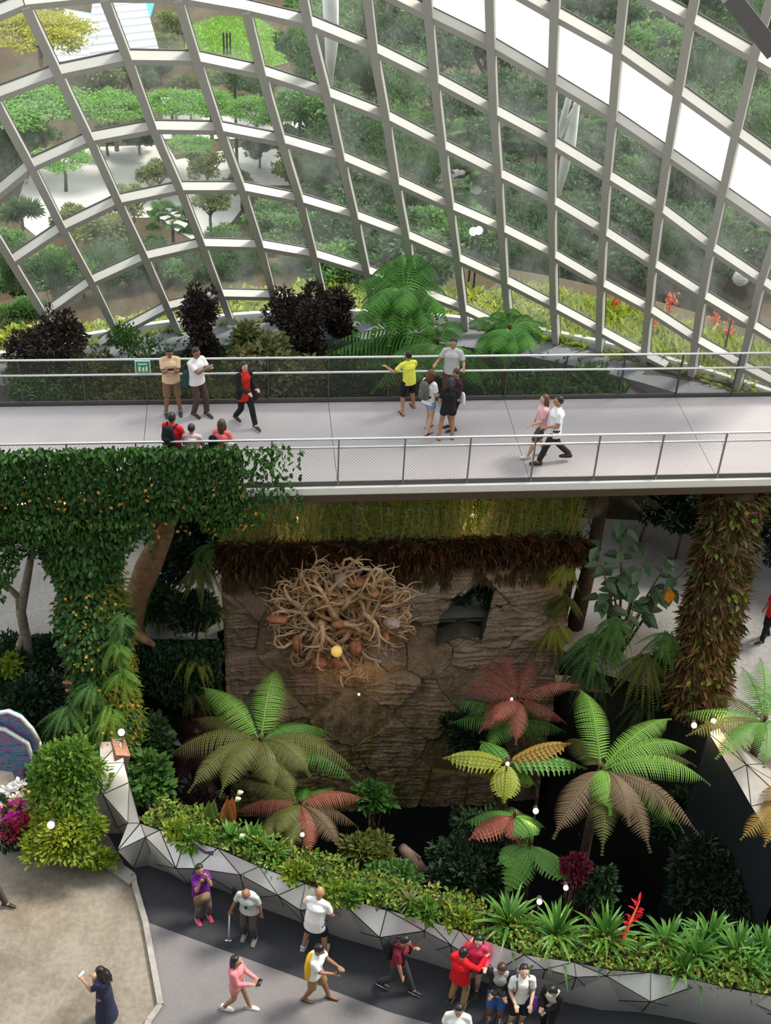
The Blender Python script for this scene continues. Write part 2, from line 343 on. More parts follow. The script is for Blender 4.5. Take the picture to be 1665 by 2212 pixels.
# ---------------------------------------------------------------- ground outside, dome base
def ybase(x): return 32.4 - .033 * x * x if abs(x) < 14 else 32.4 - .033 * 196 - .9 * (abs(x) - 14)
def terr(x, y):
    b = ybase(x); d = y - b
    return 3.6 * (1 - sstep(4.5, 9.0, d)) if d > -.2 else 3.3
tm = groundm('garden_soil', [(.3, (.05, .055, .025)), (.5, (.10, .065, .035)), (.7, (.05, .07, .025))], .35, .5, 5)
xs = np.linspace(-62, 62, 90); ds = np.concatenate([np.linspace(0, 12, 22), np.linspace(13, 110, 30)])
tv = [(x, ybase(x) + d, terr(x, ybase(x) + d)) for d in ds for x in xs]; nx = len(xs)
tb = MB(); tb.add(tv, [(j * nx + i, j * nx + i + 1, (j + 1) * nx + i + 1, (j + 1) * nx + i) for j in range(len(ds) - 1) for i in range(nx - 1)])
STRUCT(tb.build('ground', tm, smooth=True, loc=(0, 32, 0)), 'brown earth of the garden outside the glass')
pl = MB(); bx = np.linspace(-16, 16, 33)
pl.add([(x, 28.9 if abs(x) < 9 else 28.9 - .35 * (abs(x) - 9), 3.3) for x in bx] + [(x, ybase(x), 3.3) for x in bx] + [(x, 28.9 if abs(x) < 9 else 28.9 - .35 * (abs(x) - 9), 0) for x in bx], [(i, i + 1, 34 + i, 33 + i) for i in range(32)] + [(66 + i, 67 + i, i + 1, i) for i in range(32)])
STRUCT(pl.build('wall_planter', groundm('planter_soil', [(.3, (.03, .03, .018)), (.7, (.07, .055, .035))], .8, .5, 8)), 'dark raised planting bed between the bridge and the glass')
gut = plain('gutter_slab', (.20, .21, .23), .6, var=.12, scale=2); white_k = plain('white_kerb', (.75, .76, .76), .5)
def sweep(name, off, wd, z0, z1, mt, label):
    b = MB(); X = np.linspace(-15, 15, 61); V = []
    for x in X:
        p = Vector((x, ybase(x))); t = Vector((1, -.066 * x)).normalized(); nn = Vector((t.y, -t.x)); p = p + nn * off
        for o, z in ((0, z0), (0, z1), (wd, z1), (wd, z0)): V.append((p.x - nn.x * o, p.y - nn.y * o, z))
    F = [(4 * i + k, 4 * i + (k + 1) % 4, 4 * i + 4 + (k + 1) % 4, 4 * i + 4 + k) for i in range(60) for k in range(4)]
    b.add(V, F); return STRUCT(b.build(name, mt), label)
sweep('trim_3', 1.0, 1.15, 3.1, 3.85, gut, 'grey sloping gutter slab along the foot of the glass')
sweep('trim_4', -.12, .14, 3.3, 4.12, white_k, 'thin white kerb line at the foot of the glass')
sweep('trim_5', -1.3, .12, 3.3, 3.75, plain('stone_edge', (.5, .5, .48), .8, var=.2), 'grey stone edging of the flower ledge outside')
# ---------------------------------------------------------------- glazed shell
def shell(x, z): return ybase(x) - .50 * (z - 4) - .012 * max(0, z - 4) ** 2
def on_shell(px, py, off=0.0):
    v = ray(px, py); lo, hi = 15.0, 60.0
    for _ in range(50):
        t = (lo + hi) / 2; p = Vector((0, 0, CAMH)) + v * t
        if p.y < shell(p.x, p.z) + off: lo = t
        else: hi = t
    return Vector((0, 0, CAMH)) + v * lo
ND = {(-1, 0): (-52, 240), (-1, -1): (-45, 450), (-1, -2): (25, 565), (-1, -3): (95, 680), (-1, -4): (150, 780),
 (0, 1): (-85, 62), (0, 0): (-15, 208), (0, -1): (66, 358), (0, -2): (134, 492), (0, -3): (197, 608), (0, -4): (252, 721),
 (1, 1): (52, 5), (1, 0): (124, 156), (1, -1): (194, 300), (1, -2): (255, 434), (1, -3): (313, 555), (1, -4): (361, 663),
 (2, 1): (222, -12), (2, 0): (275, 124), (2, -1): (330, 275), (2, -2): (388, 406), (2, -3): (436, 527), (2, -4): (477, 636),
 (3, 1): (382, -10), (3, 0): (424, 126), (3, -1): (474, 277), (3, -2): (522, 406), (3, -3): (562, 530), (3, -4): (590, 638),
 (4, 1): (530, 16), (4, 0): (565, 156), (4, -1): (608, 303), (4, -2): (648, 431), (4, -3): (678, 550), (4, -4): (703, 660),
 (5, 2): (635, -105), (5, 1): (666, 48), (5, 0): (706, 202), (5, -1): (737, 340), (5, -2): (767, 467), (5, -3): (792, 585),
 (6, 2): (790, -38), (6, 1): (807, 106), (6, 0): (834, 252), (6, -1): (855, 391), (6, -2): (878, 509), (6, -3): (897, 625),
 (7, 3): (916, -115), (7, 2): (926, 30), (7, 1): (939, 171), (7, 0): (956, 315), (7, -1): (973, 446), (7, -2): (988, 558), (7, -3): (1001, 666),
 (8, 3): (1057, -52), (8, 2): (1061, 96), (8, 1): (1067, 240), (8, 0): (1077, 376), (8, -1): (1084, 494), (8, -2): (1091, 606),
 (9, 4): (1203, -110), (9, 3): (1199, 30), (9, 2): (1194, 174), (9, 1): (1193, 308), (9, 0): (1193, 434), (9, -1): (1194, 550), (9, -2): (1197, 661),
 (10, 4): (1350, -35), (10, 3): (1336, 106), (10, 2): (1324, 252), (10, 1): (1312, 380), (10, 0): (1304, 501), (10, -1): (1299, 612), (10, -2): (1296, 714),
 (11, 5): (1520, -100), (11, 4): (1492, 42), (11, 3): (1466, 197), (11, 2): (1443, 333), (11, 1): (1426, 451), (11, 0): (1411, 570), (11, -1): (1402, 668),
 (12, 5): (1672, -30), (12, 4): (1630, 121), (12, 3): (1591, 287), (12, 2): (1562, 416), (12, 1): (1536, 534), (12, 0): (1518, 638), (12, -1): (1504, 734),
 (13, 4): (1770, 205), (13, 3): (1718, 378), (13, 2): (1680, 498), (13, 1): (1645, 607), (13, 0): (1624, 702), (13, -1): (1603, 790),
 (14, 3): (1850, 470), (14, 2): (1800, 585), (14, 1): (1757, 685), (14, 0): (1725, 765), (14, -1): (1700, 840)}
BASE = {-1: (170, 815), 0: (275, 752), 1: (383, 712), 2: (498, 692), 3: (610, 688), 4: (716, 692), 5: (812, 696), 6: (906, 702), 7: (1007, 712), 8: (1104, 724), 9: (1202, 742), 10: (1295, 766), 11: (1392, 786), 12: (1495, 812), 13: (1592, 838), 14: (1690, 862)}
NW = {k: on_shell(*v) for k, v in ND.items()}
beam = plain('beam_paint', (.52, .51, .475), .45, var=.04, scale=1); gasket = plain('gasket', (.05, .05, .05), .6)
paneg = glassm('dome_glass', haze=.034); whiteg = plain('white_pane', (.93, .93, .93), .4)
if 1:
    nt = whiteg.node_tree; o_ = [x for x in nt.nodes if x.type == 'OUTPUT_MATERIAL'][0]; t_ = nt.nodes.new('ShaderNodeBsdfTranslucent'); t_.inputs[0].default_value = (1, 1, 1, 1)
    d_ = nt.nodes.new('ShaderNodeBsdfDiffuse'); d_.inputs[0].default_value = (.95, .95, .95, 1); a_ = nt.nodes.new('ShaderNodeMixShader'); a_.inputs[0].default_value = .62
    nt.links.new(d_.outputs[0], a_.inputs[1]); nt.links.new(t_.outputs[0], a_.inputs[2]); nt.links.new(a_.outputs[0], o_.inputs[0])
dome = empty('window_1', (0, 31, 4), 'curved glass wall of slanting panes in a pale steel lattice', None, None, 'structure')
def nrm(p):
    e = .05; gx = (shell(p.x + e, p.z) - shell(p.x - e, p.z)) / (2 * e); gz = (shell(p.x, p.z + e) - shell(p.x, p.z - e)) / (2 * e)
    return Vector((gx, -1, gz)).normalized()
ribs = {}; rings = {}
for (i, j), p in NW.items(): ribs.setdefault(i, []).append((j, p)); rings.setdefault(j, []).append((i, p))
for i, L in sorted(ribs.items()):
    L.sort(key=lambda t: t[0]); pts = [on_shell(*BASE[i])] + [p for _, p in L]; b = MB(); g = MB()
    for a, c in zip(pts, pts[1:]):
        nn = nrm((a + c) / 2); b.bar(a, c, .17, .30, nn); x_ = nn.cross((c - a).normalized())
        g.bar(a - nn * .16, c - nn * .16, .20, .03, nn)
    r_ = b.build('rib', beam, dome); g.build('gasket', gasket, r_)
for j, L in sorted(rings.items()):
    L.sort(key=lambda t: t[0]); pts = [p for _, p in L]
    if j == -2: pts.append(on_shell(1350, 744)); pts.append(on_shell(1440, 790))
    if j == -1: pts.append(on_shell(1665, 825))
    if j == -3: pts += [on_shell(1100, 715), on_shell(1150, 738)]
    b = MB(); g = MB()
    for a, c in zip(pts, pts[1:]): nn = nrm((a + c) / 2); b.bar(a, c, .16, .24, nn); g.bar(a - nn * .13, c - nn * .13, .20, .03, nn)
    r_ = b.build('ring_beam', beam, dome); g.build('gasket', gasket, r_)
for (i, j) in sorted(NW):
    c4 = [NW.get((i, j)), NW.get((i + 1, j)), NW.get((i + 1, j + 1)), NW.get((i, j + 1))]
    if j == min(k[1] for k in NW if k[0] == i) and (i + 1) in BASE:   # down to the kerb
        lo = min(k[1] for k in NW if k[0] == i + 1); e1 = NW.get((i + 1, lo)); e0 = [on_shell(*BASE[i]), on_shell(*BASE[i + 1])]
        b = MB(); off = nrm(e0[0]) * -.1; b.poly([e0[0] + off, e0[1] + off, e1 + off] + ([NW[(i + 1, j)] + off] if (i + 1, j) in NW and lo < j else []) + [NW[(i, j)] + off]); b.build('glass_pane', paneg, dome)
    if None in c4: continue
    off = nrm(c4[0]) * -.12
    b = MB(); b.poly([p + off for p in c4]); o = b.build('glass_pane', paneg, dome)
    if (i, j) in ((6, 2), (7, 2), (8, 2), (9, 2), (10, 2), (11, 2), (12, 2), (13, 2)): o.data.materials[0] = whiteg; o['label'] = 'white opaque pane'
# struts outside and the dark truss at the corner
wst = plain('white_steel', (.86, .87, .87), .4)
def strut(pts, r, label, off=1.0):
    b = MB(); b.tube([on_shell(x, y, off) for x, y in pts], r, 10); tag(b.build('steel_strut', wst, smooth=True), label, 'strut', 'white steel struts outside the glass')
strut([(1232, 200), (1204, 300)], .07, 'short white strut leaning beside the forked pair')
strut([(1250, 220), (1203, 302)], .06, 'thin white strut crossing the head of the long one')
strut([(1246, 222), (1228, 320), (1205, 425)], [.07, .16, .05], 'long tapering white strut outside the glass at right')
strut([(713, -30), (716, 80), (711, 196)], [.17, .15, .06], 'tapering white strut standing outside the glass, upper centre')
b = MB(); b.bar(atY(1575, -10, 15), atY(1670, 110, 15), .16, .2); tr = b.build('steel_truss', plain('truss_paint', (.12, .105, .10), .6)); tag(tr, 'dark brown steel beam crossing the top right corner', 'beam')
# ================================================================ FOOTBRIDGE
BO = Vector((-2.371, 21.765, 5.65)); BD = Vector((math.cos(.128), math.sin(.128), 0)); BN = Vector((-BD.y, BD.x, 0)); BW = 3.28; SP = 1.359
def br(k, n=0, z=0): return BO + BD * (SP * k) + BN * n + Vector((0, 0, z))
bridge = empty('footbridge', br(0, 1.6, -.3), 'raised footbridge with a pale lilac grey deck crossing the hall', 'bridge')
dm = groundm('bridge_deck', [(.3, (.43, .395, .405)), (.7, (.48, .445, .455))], .5, .1, 50, stretch=(.3, 1.5, 1), spec=.3)
K0, K1 = -5, 10
def quadbox(mb, k0, k1, n0, n1, z0, z1): mb.box((br(k0, n0, z0) + br(k1, n1, z1)) / 2, ((k1 - k0) * SP, abs(n1 - n0), z1 - z0), (BD, BN, (0, 0, 1)))
for a, b_ in zip(range(K0, K1, 3), range(K0 + 3, K1 + 3, 3)):
    d = MB(); quadbox(d, a + .004, b_ - .004, .03, BW - .03, -.06, 0); d.build('deck_panel', dm, bridge)
s = MB(); quadbox(s, K0, K1, 0.0, BW, -.10, -.062); quadbox(s, K0, K1, 1.2, 1.5, -.5, -.1); s.build('soffit', plain('soffit', (.05, .04, .035), .7), bridge)
s = MB(); quadbox(s, K0, K1, -.10, -.02, -.17, .0); s.build('edge_trim', plain('edge_trim', (.85, .83, .80), .35), bridge)['label'] = 'white edge strip'
s = MB(); quadbox(s, K0, K1, -.12, -.03, -.34, -.172); quadbox(s, K0, K1, BW + .03, BW + .1, -.3, 0); s.build('edge_beam', plain('edge_beam', (.07, .045, .03), .7), bridge)
steel = plain('steel_bright', (.72, .72, .72), .25, metal=.7); steeld = plain('steel_dark', (.10, .095, .09), .45, metal=.3); steelg = plain('steel_grey', (.24, .23, .22), .4, metal=.5)
wirem = plain('wire', (.09, .085, .08), .4, metal=.4)
def railing(nside, inn, label, dark, lo, hi, ks, wr, cell):
    root = empty('railing', br(2, nside, 0), label, 'railing', 'wire mesh railings of the footbridge'); H_ = 1.158
    a = MB(); a.tube([br(K0, nside, H_), br(K1, nside, H_)], .028, 10); a.build('top_rail', steel, root, smooth=True)
    a = MB(); a.tube([br(K0, nside + inn * .14, H_ - .30), br(K1, nside + inn * .14, H_ - .30)], .027, 10); hr_ = a.build('handrail', steel, root, smooth=True)
    a = MB(); a.bar(br(K0, nside, .05), br(K1, nside, .05), .03, .1); a.build('bottom_rail', steeld, root)
    for k in range(K0, K1 + 1):
        p = MB(); p.bar(br(k, nside, 0), br(k, nside, H_ - .03), .028, .05 if not dark else .06, BN)
        p.bar(br(k, nside, H_ - .38), br(k, nside + inn * .14, H_ - .31), .02, .03)
        q = p.build('post', steelg if not dark else steeld, root)
    for k in range(K0, K1):
        p = MB(); Lx = SP; x = 0; hb = .1; ht = H_ - .04; hh = ht - hb; nc = int(Lx / cell)
        for i in range(-int(hh / cell), nc + 1):
            for sg in (1, -1):
                x0 = i * cell; x1 = x0 + hh; z0, z1 = (hb, ht) if sg > 0 else (ht, hb)
                u0, u1 = max(0, x0), min(Lx, x1)
                if u1 <= u0: continue
                za = z0 + (z1 - z0) * (u0 - x0) / hh; zb = z0 + (z1 - z0) * (u1 - x0) / hh
                p.bar(br(k + u0 / SP, nside, za), br(k + u1 / SP, nside, zb), wr, wr)
        p.build('wire_mesh', wirem, root)
railing(0, 1, 'near side railing of the footbridge with fine see through mesh', False, 0, 0, 0, .0022, .075)
railing(BW, -1, 'far side railing of the footbridge with black posts and darker mesh', True, 0, 0, 0, .0055, .065)
# warm lamps under the near edge at the left
lampm = plain('warm_bulb', (1, .85, .6), .5, emit=(1, .72, .35), es=9)
for i, k in enumerate((-4.3, -3.75, -3.2, -2.6)):
    b = MB(); c = br(k, -.14, -.2); b.box(c, (.3, .04, .035), (BD, BN, (0, 0, 1))); tag(b.build('strip_light', lampm), 'warm strip light under the vine covered bridge edge, %s from the left' % ('first', 'second', 'third', 'fourth')[i], 'light', 'strip lights under the bridge')
# sign on the far rail
sg = empty('information_sign', br(-2.02, BW - .1, .9), 'small green and white sign on the far railing beside the man in tan', 'sign')
def sgp(u, v, w_, h_, mt, name, d=0): b = MB(); b.box(br(-2.02, BW - .14 - d, 1.03) + BD * u + Vector((0, 0, v)), (w_, .015, h_), (BD, BN, (0, 0, 1))); return b.build(name, mt, sg)
sgp(0, 0, .34, .36, plain('sign_white', (.75, .85, .8), .4), 'board'); sgp(0, .02, .29, .27, plain('sign_green', (.01, .30, .19), .4), 'panel', .012)
sgp(-.07, -.02, .05, .12, plain('sign_cream', (.85, .85, .6), .4), 'figure', .022); sgp(0.01, -.03, .045, .10, MAT['sign_cream'], 'figure', .022); sgp(.08, -.02, .05, .12, MAT['sign_cream'], 'figure', .022); sgp(0, .1, .2, .03, MAT['sign_cream'], 'figure', .022)
# ================================================================ ROCK WALL WITH OPENING
def wy(x): return 23.75 + .128 * x
def wuv(px, py):   # picture line of sight -> on the wall plane
    v = ray(px, py); t = 23.75 / (v.y - .128 * v.x); return Vector((0, 0, CAMH)) + v * t
WL, WR, WT, WB = wuv(482, 1250).x, wuv(1235, 1250).x, wuv(860, 1168).z, -6.3
hole = [wuv(*p) for p in ((1033, 1240), (1068, 1254), (1038, 1369), (996, 1355), (941, 1375), (947, 1316), (985, 1282))]
def inpoly(x, z, P):
    c = False; n = len(P)
    for i in range(n):
        a, b = P[i], P[(i + 1) % n]
        if (a.z > z) != (b.z > z) and x < (b.x - a.x) * (z - a.z) / (b.z - a.z) + a.x: c = not c
    return c
NXW, NZW = 380, 390; rs = np.random.default_rng(3)
sx = rs.uniform(WL - .3, WR + .3, 44); sz = rs.uniform(WB, WT + .3, 44); tl = rs.normal(size=(44, 2)) * .07; of = rs.uniform(-.05, .05, 44)
gx, gz = np.meshgrid(np.linspace(WL, WR, NXW), np.linspace(WB, WT, NZW))
wob = np.vectorize(lambda a, b: noise.noise(Vector((a * 1.3, b * 1.3, 3.0))))(gx, gz) * .06
dd = np.sqrt((gx[..., None] + wob[..., None] - sx) ** 2 * .8 + (gz[..., None] + wob[..., None] * .6 - sz) ** 2 * .6)
o_ = np.argsort(dd, -1); d1 = np.take_along_axis(dd, o_[..., :1], -1)[..., 0]; d2 = np.take_along_axis(dd, o_[..., 1:2], -1)[..., 0]; cid = o_[..., 0]
crack = np.clip(1 - (d2 - d1) / .045, 0, 1)
rough = np.vectorize(lambda a, b: noise.fractal(Vector((a * 3, b * 1.4, 1.0)), .6, 2.1, 5))(gx, gz)
strat = np.vectorize(lambda a, b: abs(noise.noise(Vector((a * .8, b * 7, 9.0)))))(gx, gz)
dep = of[cid] + tl[cid, 0] * (gx - sx[cid]) + tl[cid, 1] * (gz - sz[cid]) + rough * .05 + strat * .07 * (of[cid] > 0) - crack * .07
vv = np.stack([gx, 23.75 + .128 * gx - dep - .25, gz], -1).reshape(-1, 3); keep = []
xs_ = gx[0]; zs_ = gz[:, 0]
hx0, hx1 = min(p.x for p in hole), max(p.x for p in hole); hz0, hz1 = min(p.z for p in hole), max(p.z for p in hole)
for j in range(NZW - 1):
    for i in range(NXW - 1):
        if hx0 < xs_[i] < hx1 and hz0 < zs_[j] < hz1 and inpoly(xs_[i], zs_[j], hole): continue
        a = j * NXW + i; keep.append((a, a + 1, a + NXW + 1, a + NXW))
rock_m, nt, o_o = _mk('rock_panel'); p_ = nt.nodes.new('ShaderNodeBsdfPrincipled'); nt.links.new(p_.outputs[0], o_o.inputs[0]); p_.inputs['Roughness'].default_value = .8
n1 = nz(nt, 1.1, 8, .7); c1 = ramp(nt, n1.outputs[0], [(.3, (.17, .115, .08)), (.5, (.33, .24, .175)), (.7, (.46, .35, .27))])
n2 = nz(nt, 1.6, 6, .7, stretch=(1.6, 1, .35)); tcw = nt.nodes.new('ShaderNodeTexCoord'); sep = nt.nodes.new('ShaderNodeSeparateXYZ'); nt.links.new(tcw.outputs['Object'], sep.inputs[0])
hm = nt.nodes.new('ShaderNodeMapRange'); hm.inputs['From Min'].default_value = 6.2; hm.inputs['From Max'].default_value = 3.2; hm.inputs['To Min'].default_value = -.16; hm.inputs['To Max'].default_value = .12; nt.links.new(sep.outputs[2], hm.inputs[0])
ad = nt.nodes.new('ShaderNodeMath'); ad.operation = 'ADD'; nt.links.new(n2.outputs[0], ad.inputs[0]); nt.links.new(hm.outputs[0], ad.inputs[1])
mask = ramp(nt, ad.outputs[0], [(.5, (0, 0, 0)), (.68, (1, 1, 1))]); mxx = nt.nodes.new('ShaderNodeMixRGB'); nt.links.new(mask, mxx.inputs[0]); nt.links.new(c1, mxx.inputs[1])
n3 = nz(nt, 5, 5, .7); nt.links.new(ramp(nt, n3.outputs[0], [(.3, (.07, .06, .022)), (.55, (.20, .165, .05)), (.75, (.42, .33, .09))]), mxx.inputs[2]); nt.links.new(mxx.outputs[0], p_.inputs['Base Color'])
bb = nt.nodes.new('ShaderNodeBump'); bb.inputs['Strength'].default_value = .6; bb.inputs['Distance'].default_value = .05; n4 = nz(nt, 14, 8, .7, stretch=(1, 1, 2)); nt.links.new(n4.outputs[0], bb.inputs['Height']); nt.links.new(bb.outputs[0], p_.inputs['Normal'])
rw = empty('rock_wall', (.3, 23.8, WB), 'tall brown cut stone wall with a kite shaped opening under the bridge', 'rock wall')
b = MB(); b.v = [vv]; b.n = len(vv); b.f = keep; b.mi = [0] * len(keep); b.build('stone_face', rock_m, rw, smooth=False)
b = MB(); hv = [(p.x, 23.75 + .128 * p.x - .33, p.z) for p in hole]; hb_ = [(x, y + .65, z) for x, y, z in hv]; n = len(hv)
b.add(hv + hb_, [(i, (i + 1) % n, n + (i + 1) % n, n + i) for i in range(n)])
b.add([(x, wy(x) + .3, z) for x, z in ((WL, WB), (WL, WT), (WR, WT), (WR, WB))] + [(x, wy(x) - .26, z) for x, z in ((WL, WB), (WL, WT), (WR, WT), (WR, WB))], [(0, 1, 5, 4), (1, 2, 6, 5), (2, 3, 7, 6)])
b.build('stone_edge', plain('stone_edge_dark', (.10, .08, .06), .8, var=.3, scale=6, bump=.4), rw)
b = MB(); c = (hole[0] + hole[4]) / 2
for (x0, y0, x1, y1), w_ in (((930, 1338, 1060, 1330), .18), ((930, 1308, 1050, 1322), .05)):
    a_, c_ = at(x0, y0, 0), at(x1, y1, 0); b.bar(a_ + Vector((-.4, 0, .35)), c_ + Vector((.5, .1, .35)), .7, w_)
tag(b.build('stone_bench', plain('bench_stone', (.22, .22, .19), .7)), 'pale stone bench edge seen through the opening in the rock wall', 'bench')
# ================================================================ PLANT COLOURS
G = dict(
 ftree=leafm('fern_tree_leaf', [(.05, .17, .025), (.08, .25, .035), (.11, .32, .045)], .35),
 ivy=leafm('ivy_leaf', [(.018, .06, .010), (.03, .095, .016), (.05, .14, .02), (.025, .075, .018), (.075, .18, .03)], .2),
 mid=leafm('mid_leaf', [(.04, .11, .018), (.07, .17, .03), (.05, .13, .025), (.10, .22, .04)], .3),
 bright=leafm('bright_leaf', [(0.084, 0.21, 0.021), (0.14, 0.28, 0.035), (0.063, 0.168, 0.021), (0.196, 0.322, 0.049)], .35),
 lime=leafm('lime_leaf', [(0.225, 0.315, 0.03), (0.135, 0.24, 0.0225), (0.315, 0.375, 0.045), (0.09, 0.18, 0.0188)], .35),
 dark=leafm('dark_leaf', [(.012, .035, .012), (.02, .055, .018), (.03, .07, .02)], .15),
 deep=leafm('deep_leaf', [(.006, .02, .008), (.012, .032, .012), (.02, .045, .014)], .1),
 purple=leafm('purple_leaf', [(.03, .018, .022), (.05, .025, .03), (.03, .035, .02), (.07, .04, .035)], .15, .35),
 varie=leafm('variegated_leaf', [(0.075, 0.128, 0.0375), (0.165, 0.21, 0.075), (0.225, 0.15, 0.06), (0.105, 0.165, 0.045), (0.262, 0.285, 0.135)], .25),
 olive=leafm('olive_leaf', [(.08, .10, .018), (.13, .15, .03), (.10, .12, .02)], .3),
 mag=leafm('magenta_leaf', [(.10, .008, .025), (.18, .015, .045), (.06, .008, .02)], .2),
 out1=leafm('garden_leaf', [(0.102, 0.232, 0.0725), (0.174, 0.348, 0.102), (0.232, 0.406, 0.131), (0.145, 0.29, 0.0725)], .35),
 out2=leafm('garden_dark_leaf', [(0.0525, 0.128, 0.0525), (0.09, 0.18, 0.0675), (0.12, 0.225, 0.075)], .3),
 out3=leafm('garden_olive_leaf', [(0.23, 0.297, 0.0945), (0.324, 0.365, 0.135), (0.162, 0.23, 0.0675), (0.405, 0.432, 0.176)], .35),
 out4=leafm('poinciana_leaf', [(0.161, 0.391, 0.0805), (0.253, 0.506, 0.115), (0.345, 0.575, 0.138), (0.138, 0.322, 0.069)], .4),
 outy=leafm('yellow_tree_leaf', [(.50, .52, .06), (.60, .55, .08), (.30, .38, .05)], .4),
 cover=leafm('groundcover_leaf', [(.48, .55, .07), (.38, .48, .06), (.60, .62, .14), (.25, .36, .05)], .35),
 lawn=leafm('lawn_blade', [(.22, .42, .05), (.30, .50, .07)], .3),
 fern=leafm('fern_green', [(.10, .21, .04), (0.045, 0.15, 0.0188), (0.0675, 0.203, 0.0263), (0.0825, 0.225, 0.03)], .3),
 fernb=leafm('fern_bright', [(.14, .31, .045), (.19, .37, .06), (.12, .26, .04)], .3),
 ferno=leafm('fern_olive', [(0.0935, 0.111, 0.0255), (0.128, 0.132, 0.0298), (0.0765, 0.0935, 0.0255)], .3),
 fernbr=leafm('fern_brown', [(.13, .085, .05), (.16, .11, .06)], .25),
 fernr=leafm('fern_red', [(0.24, 0.068, 0.044), (0.304, 0.096, 0.064), (0.192, 0.064, 0.044)], .25),
 ferndr=leafm('fern_dark_red', [(.08, .022, .02), (.06, .018, .02)], .2),
 ferny=leafm('fern_yellow', [(0.306, 0.34, 0.0425), (0.238, 0.306, 0.0425), (0.357, 0.306, 0.051)], .3),
 fernor=leafm('fern_orange', [(.35, .20, .04), (.30, .22, .05)], .3),
 fernc=leafm('fern_coarse_green', [(0.105, 0.27, 0.045), (0.15, 0.315, 0.0675)], .3),
 strap=leafm('strap_leaf', [(0.048, 0.152, 0.024), (0.08, 0.216, 0.032), (0.12, 0.272, 0.04), (0.064, 0.176, 0.04)], .25, .35),
 reed=leafm('reed_stem', [(0.272, 0.462, 0.0816), (0.598, 0.68, 0.163), (0.19, 0.354, 0.0816), (0.816, 0.653, 0.272), (0.435, 0.272, 0.109)], .25),
 rust=leafm('rust_strand', [(0.084, 0.035, 0.014), (0.154, 0.049, 0.021), (0.056, 0.028, 0.014), (0.07, 0.063, 0.021), (0.21, 0.063, 0.021)], .15),
 soil=leafm('dry_strand', [(.10, .06, .03), (.18, .11, .05), (.05, .05, .02)], .1))
bark = plain('bark', (.13, .085, .05), .9, var=.45, scale=6, bump=.6, bscale=25); barkb = plain('bark_tan', (.30, .17, .085), .8, var=.4, scale=5, bump=.6, bscale=18)
barkd = plain('bark_dark', (.045, .028, .018), .9, var=.5, scale=10, bump=.8, bscale=30); barkg = plain('bark_grey', (.22, .19, .15), .85, var=.35, scale=7, bump=.4)
def bush(name, label, cat, c, r, n, size, mt, clumps=14, trunk=None, tight=.3, group=None, wid=.45, shell=.75, floor=None, tm_=None, low=0):
    """shrub or tree: crown of leaves plus stems down to floor"""
    c = Vector(c); fz = floor if floor is not None else c.z - (r[2] if hasattr(r, '__len__') else r) - .2
    root = empty(name, (c.x, c.y, fz), label, cat, group)
    p, d = crown_pts(c, r, n, clumps, tight, shell); 
    if low:
        rr_ = np.array(r if hasattr(r, '__len__') else (r, r, r)); p2, d2 = crown_pts((c.x + .1, c.y, c.z - rr_[2] * .8), rr_ * np.array([.8, .8, .8]), int(n * .7), clumps, tight, shell); p, d = np.concatenate([p, p2]), np.concatenate([d, d2]); k_ = p[:, 2] > fz + .05; p, d = p[k_], d[k_]; n = len(p)
    V, F = leaves(p, d, size * (.7 + .6 * rng.random(n)), wid); npobj('crown', V, F, mt, root)
    R_ = r[0] if hasattr(r, '__len__') else r; rt = trunk or max(.03, R_ * .07); b = MB()
    f_ = Vector((c.x, c.y, fz)); top = c + Vector((0, 0, -R_ * .15)); mid = (f_ + top) / 2 + Vector((random.uniform(-.1, .1) * R_, 0, 0))
    b.tube([f_, mid, top], [rt, rt * .8, rt * .5], 8)
    for k in range(6):
        a = random.uniform(0, 2 * PI); e = c + Vector((math.cos(a) * R_ * .6, math.sin(a) * R_ * .6, random.uniform(-.1, .5) * R_)); b.tube([mid.lerp(top, .3 + .6 * random.random()), (mid + e) / 2 + Vector((0, 0, .1 * R_)), e], [rt * .5, rt * .35, rt * .15], 6)
    b.build('trunk', tm_ or bark, root, smooth=True); return root
# ================================================================ GARDEN OUTSIDE
def cloud(name, label, cat, pts, mt, kind='stuff', size=.1, wid=.3, dirs=None, loc=None, group=None):
    n = len(pts); d = rng.normal(size=(n, 3)) * .6 + np.array([0, 0, 1.0]) if dirs is None else dirs
    V, F = leaves(pts, d, size * (.6 + .8 * rng.random(n)), wid); return tag(npobj(name, V, F, mt, None, loc), label, cat, group, kind)
def region(px, n, z=0.0, h=None):
    """n random ground points inside a region of the ground"""
    P = [at(x, y, z) for x, y in px]; xs = [p.x for p in P]; ys = [p.y for p in P]; out = []
    Q = [Vector((p.x, 0, p.y)) for p in P]
    while len(out) < n:
        x, y = random.uniform(min(xs), max(xs)), random.uniform(min(ys), max(ys))
        if inpoly(x, y, Q): out.append((x, y, h(x, y) if h else z))
    return np.array(out)
pathm = plain('garden_path', (.62, .60, .58), .8, var=.06, scale=.4); pathg = plain('garden_road', (.46, .46, .48), .8, var=.06, scale=.4)
def outslab(px, mt, label, th=.02, z=.03): b = MB(); b.poly([tuple(at(x, y, z)) for x, y in px][::-1], None, th); o = b.build('floor_path', mt); return STRUCT(o, label)
outslab([(30, 470), (60, 360), (130, 335), (200, 318), (360, 312), (380, 345), (520, 318), (740, 330), (740, 400), (560, 400), (500, 480), (420, 520), (330, 470), (120, 470), (90, 520)], pathm, 'pale paved path curving through the garden outside')
outslab([(330, 268), (560, 240), (720, 250), (730, 290), (520, 300), (330, 300)], pathm, 'far pale path between the small trees outside', .02, .05)
outslab([(850, 320), (1010, 330), (1100, 400), (960, 440), (850, 400)], pathm, 'pale path seen between the palms outside')
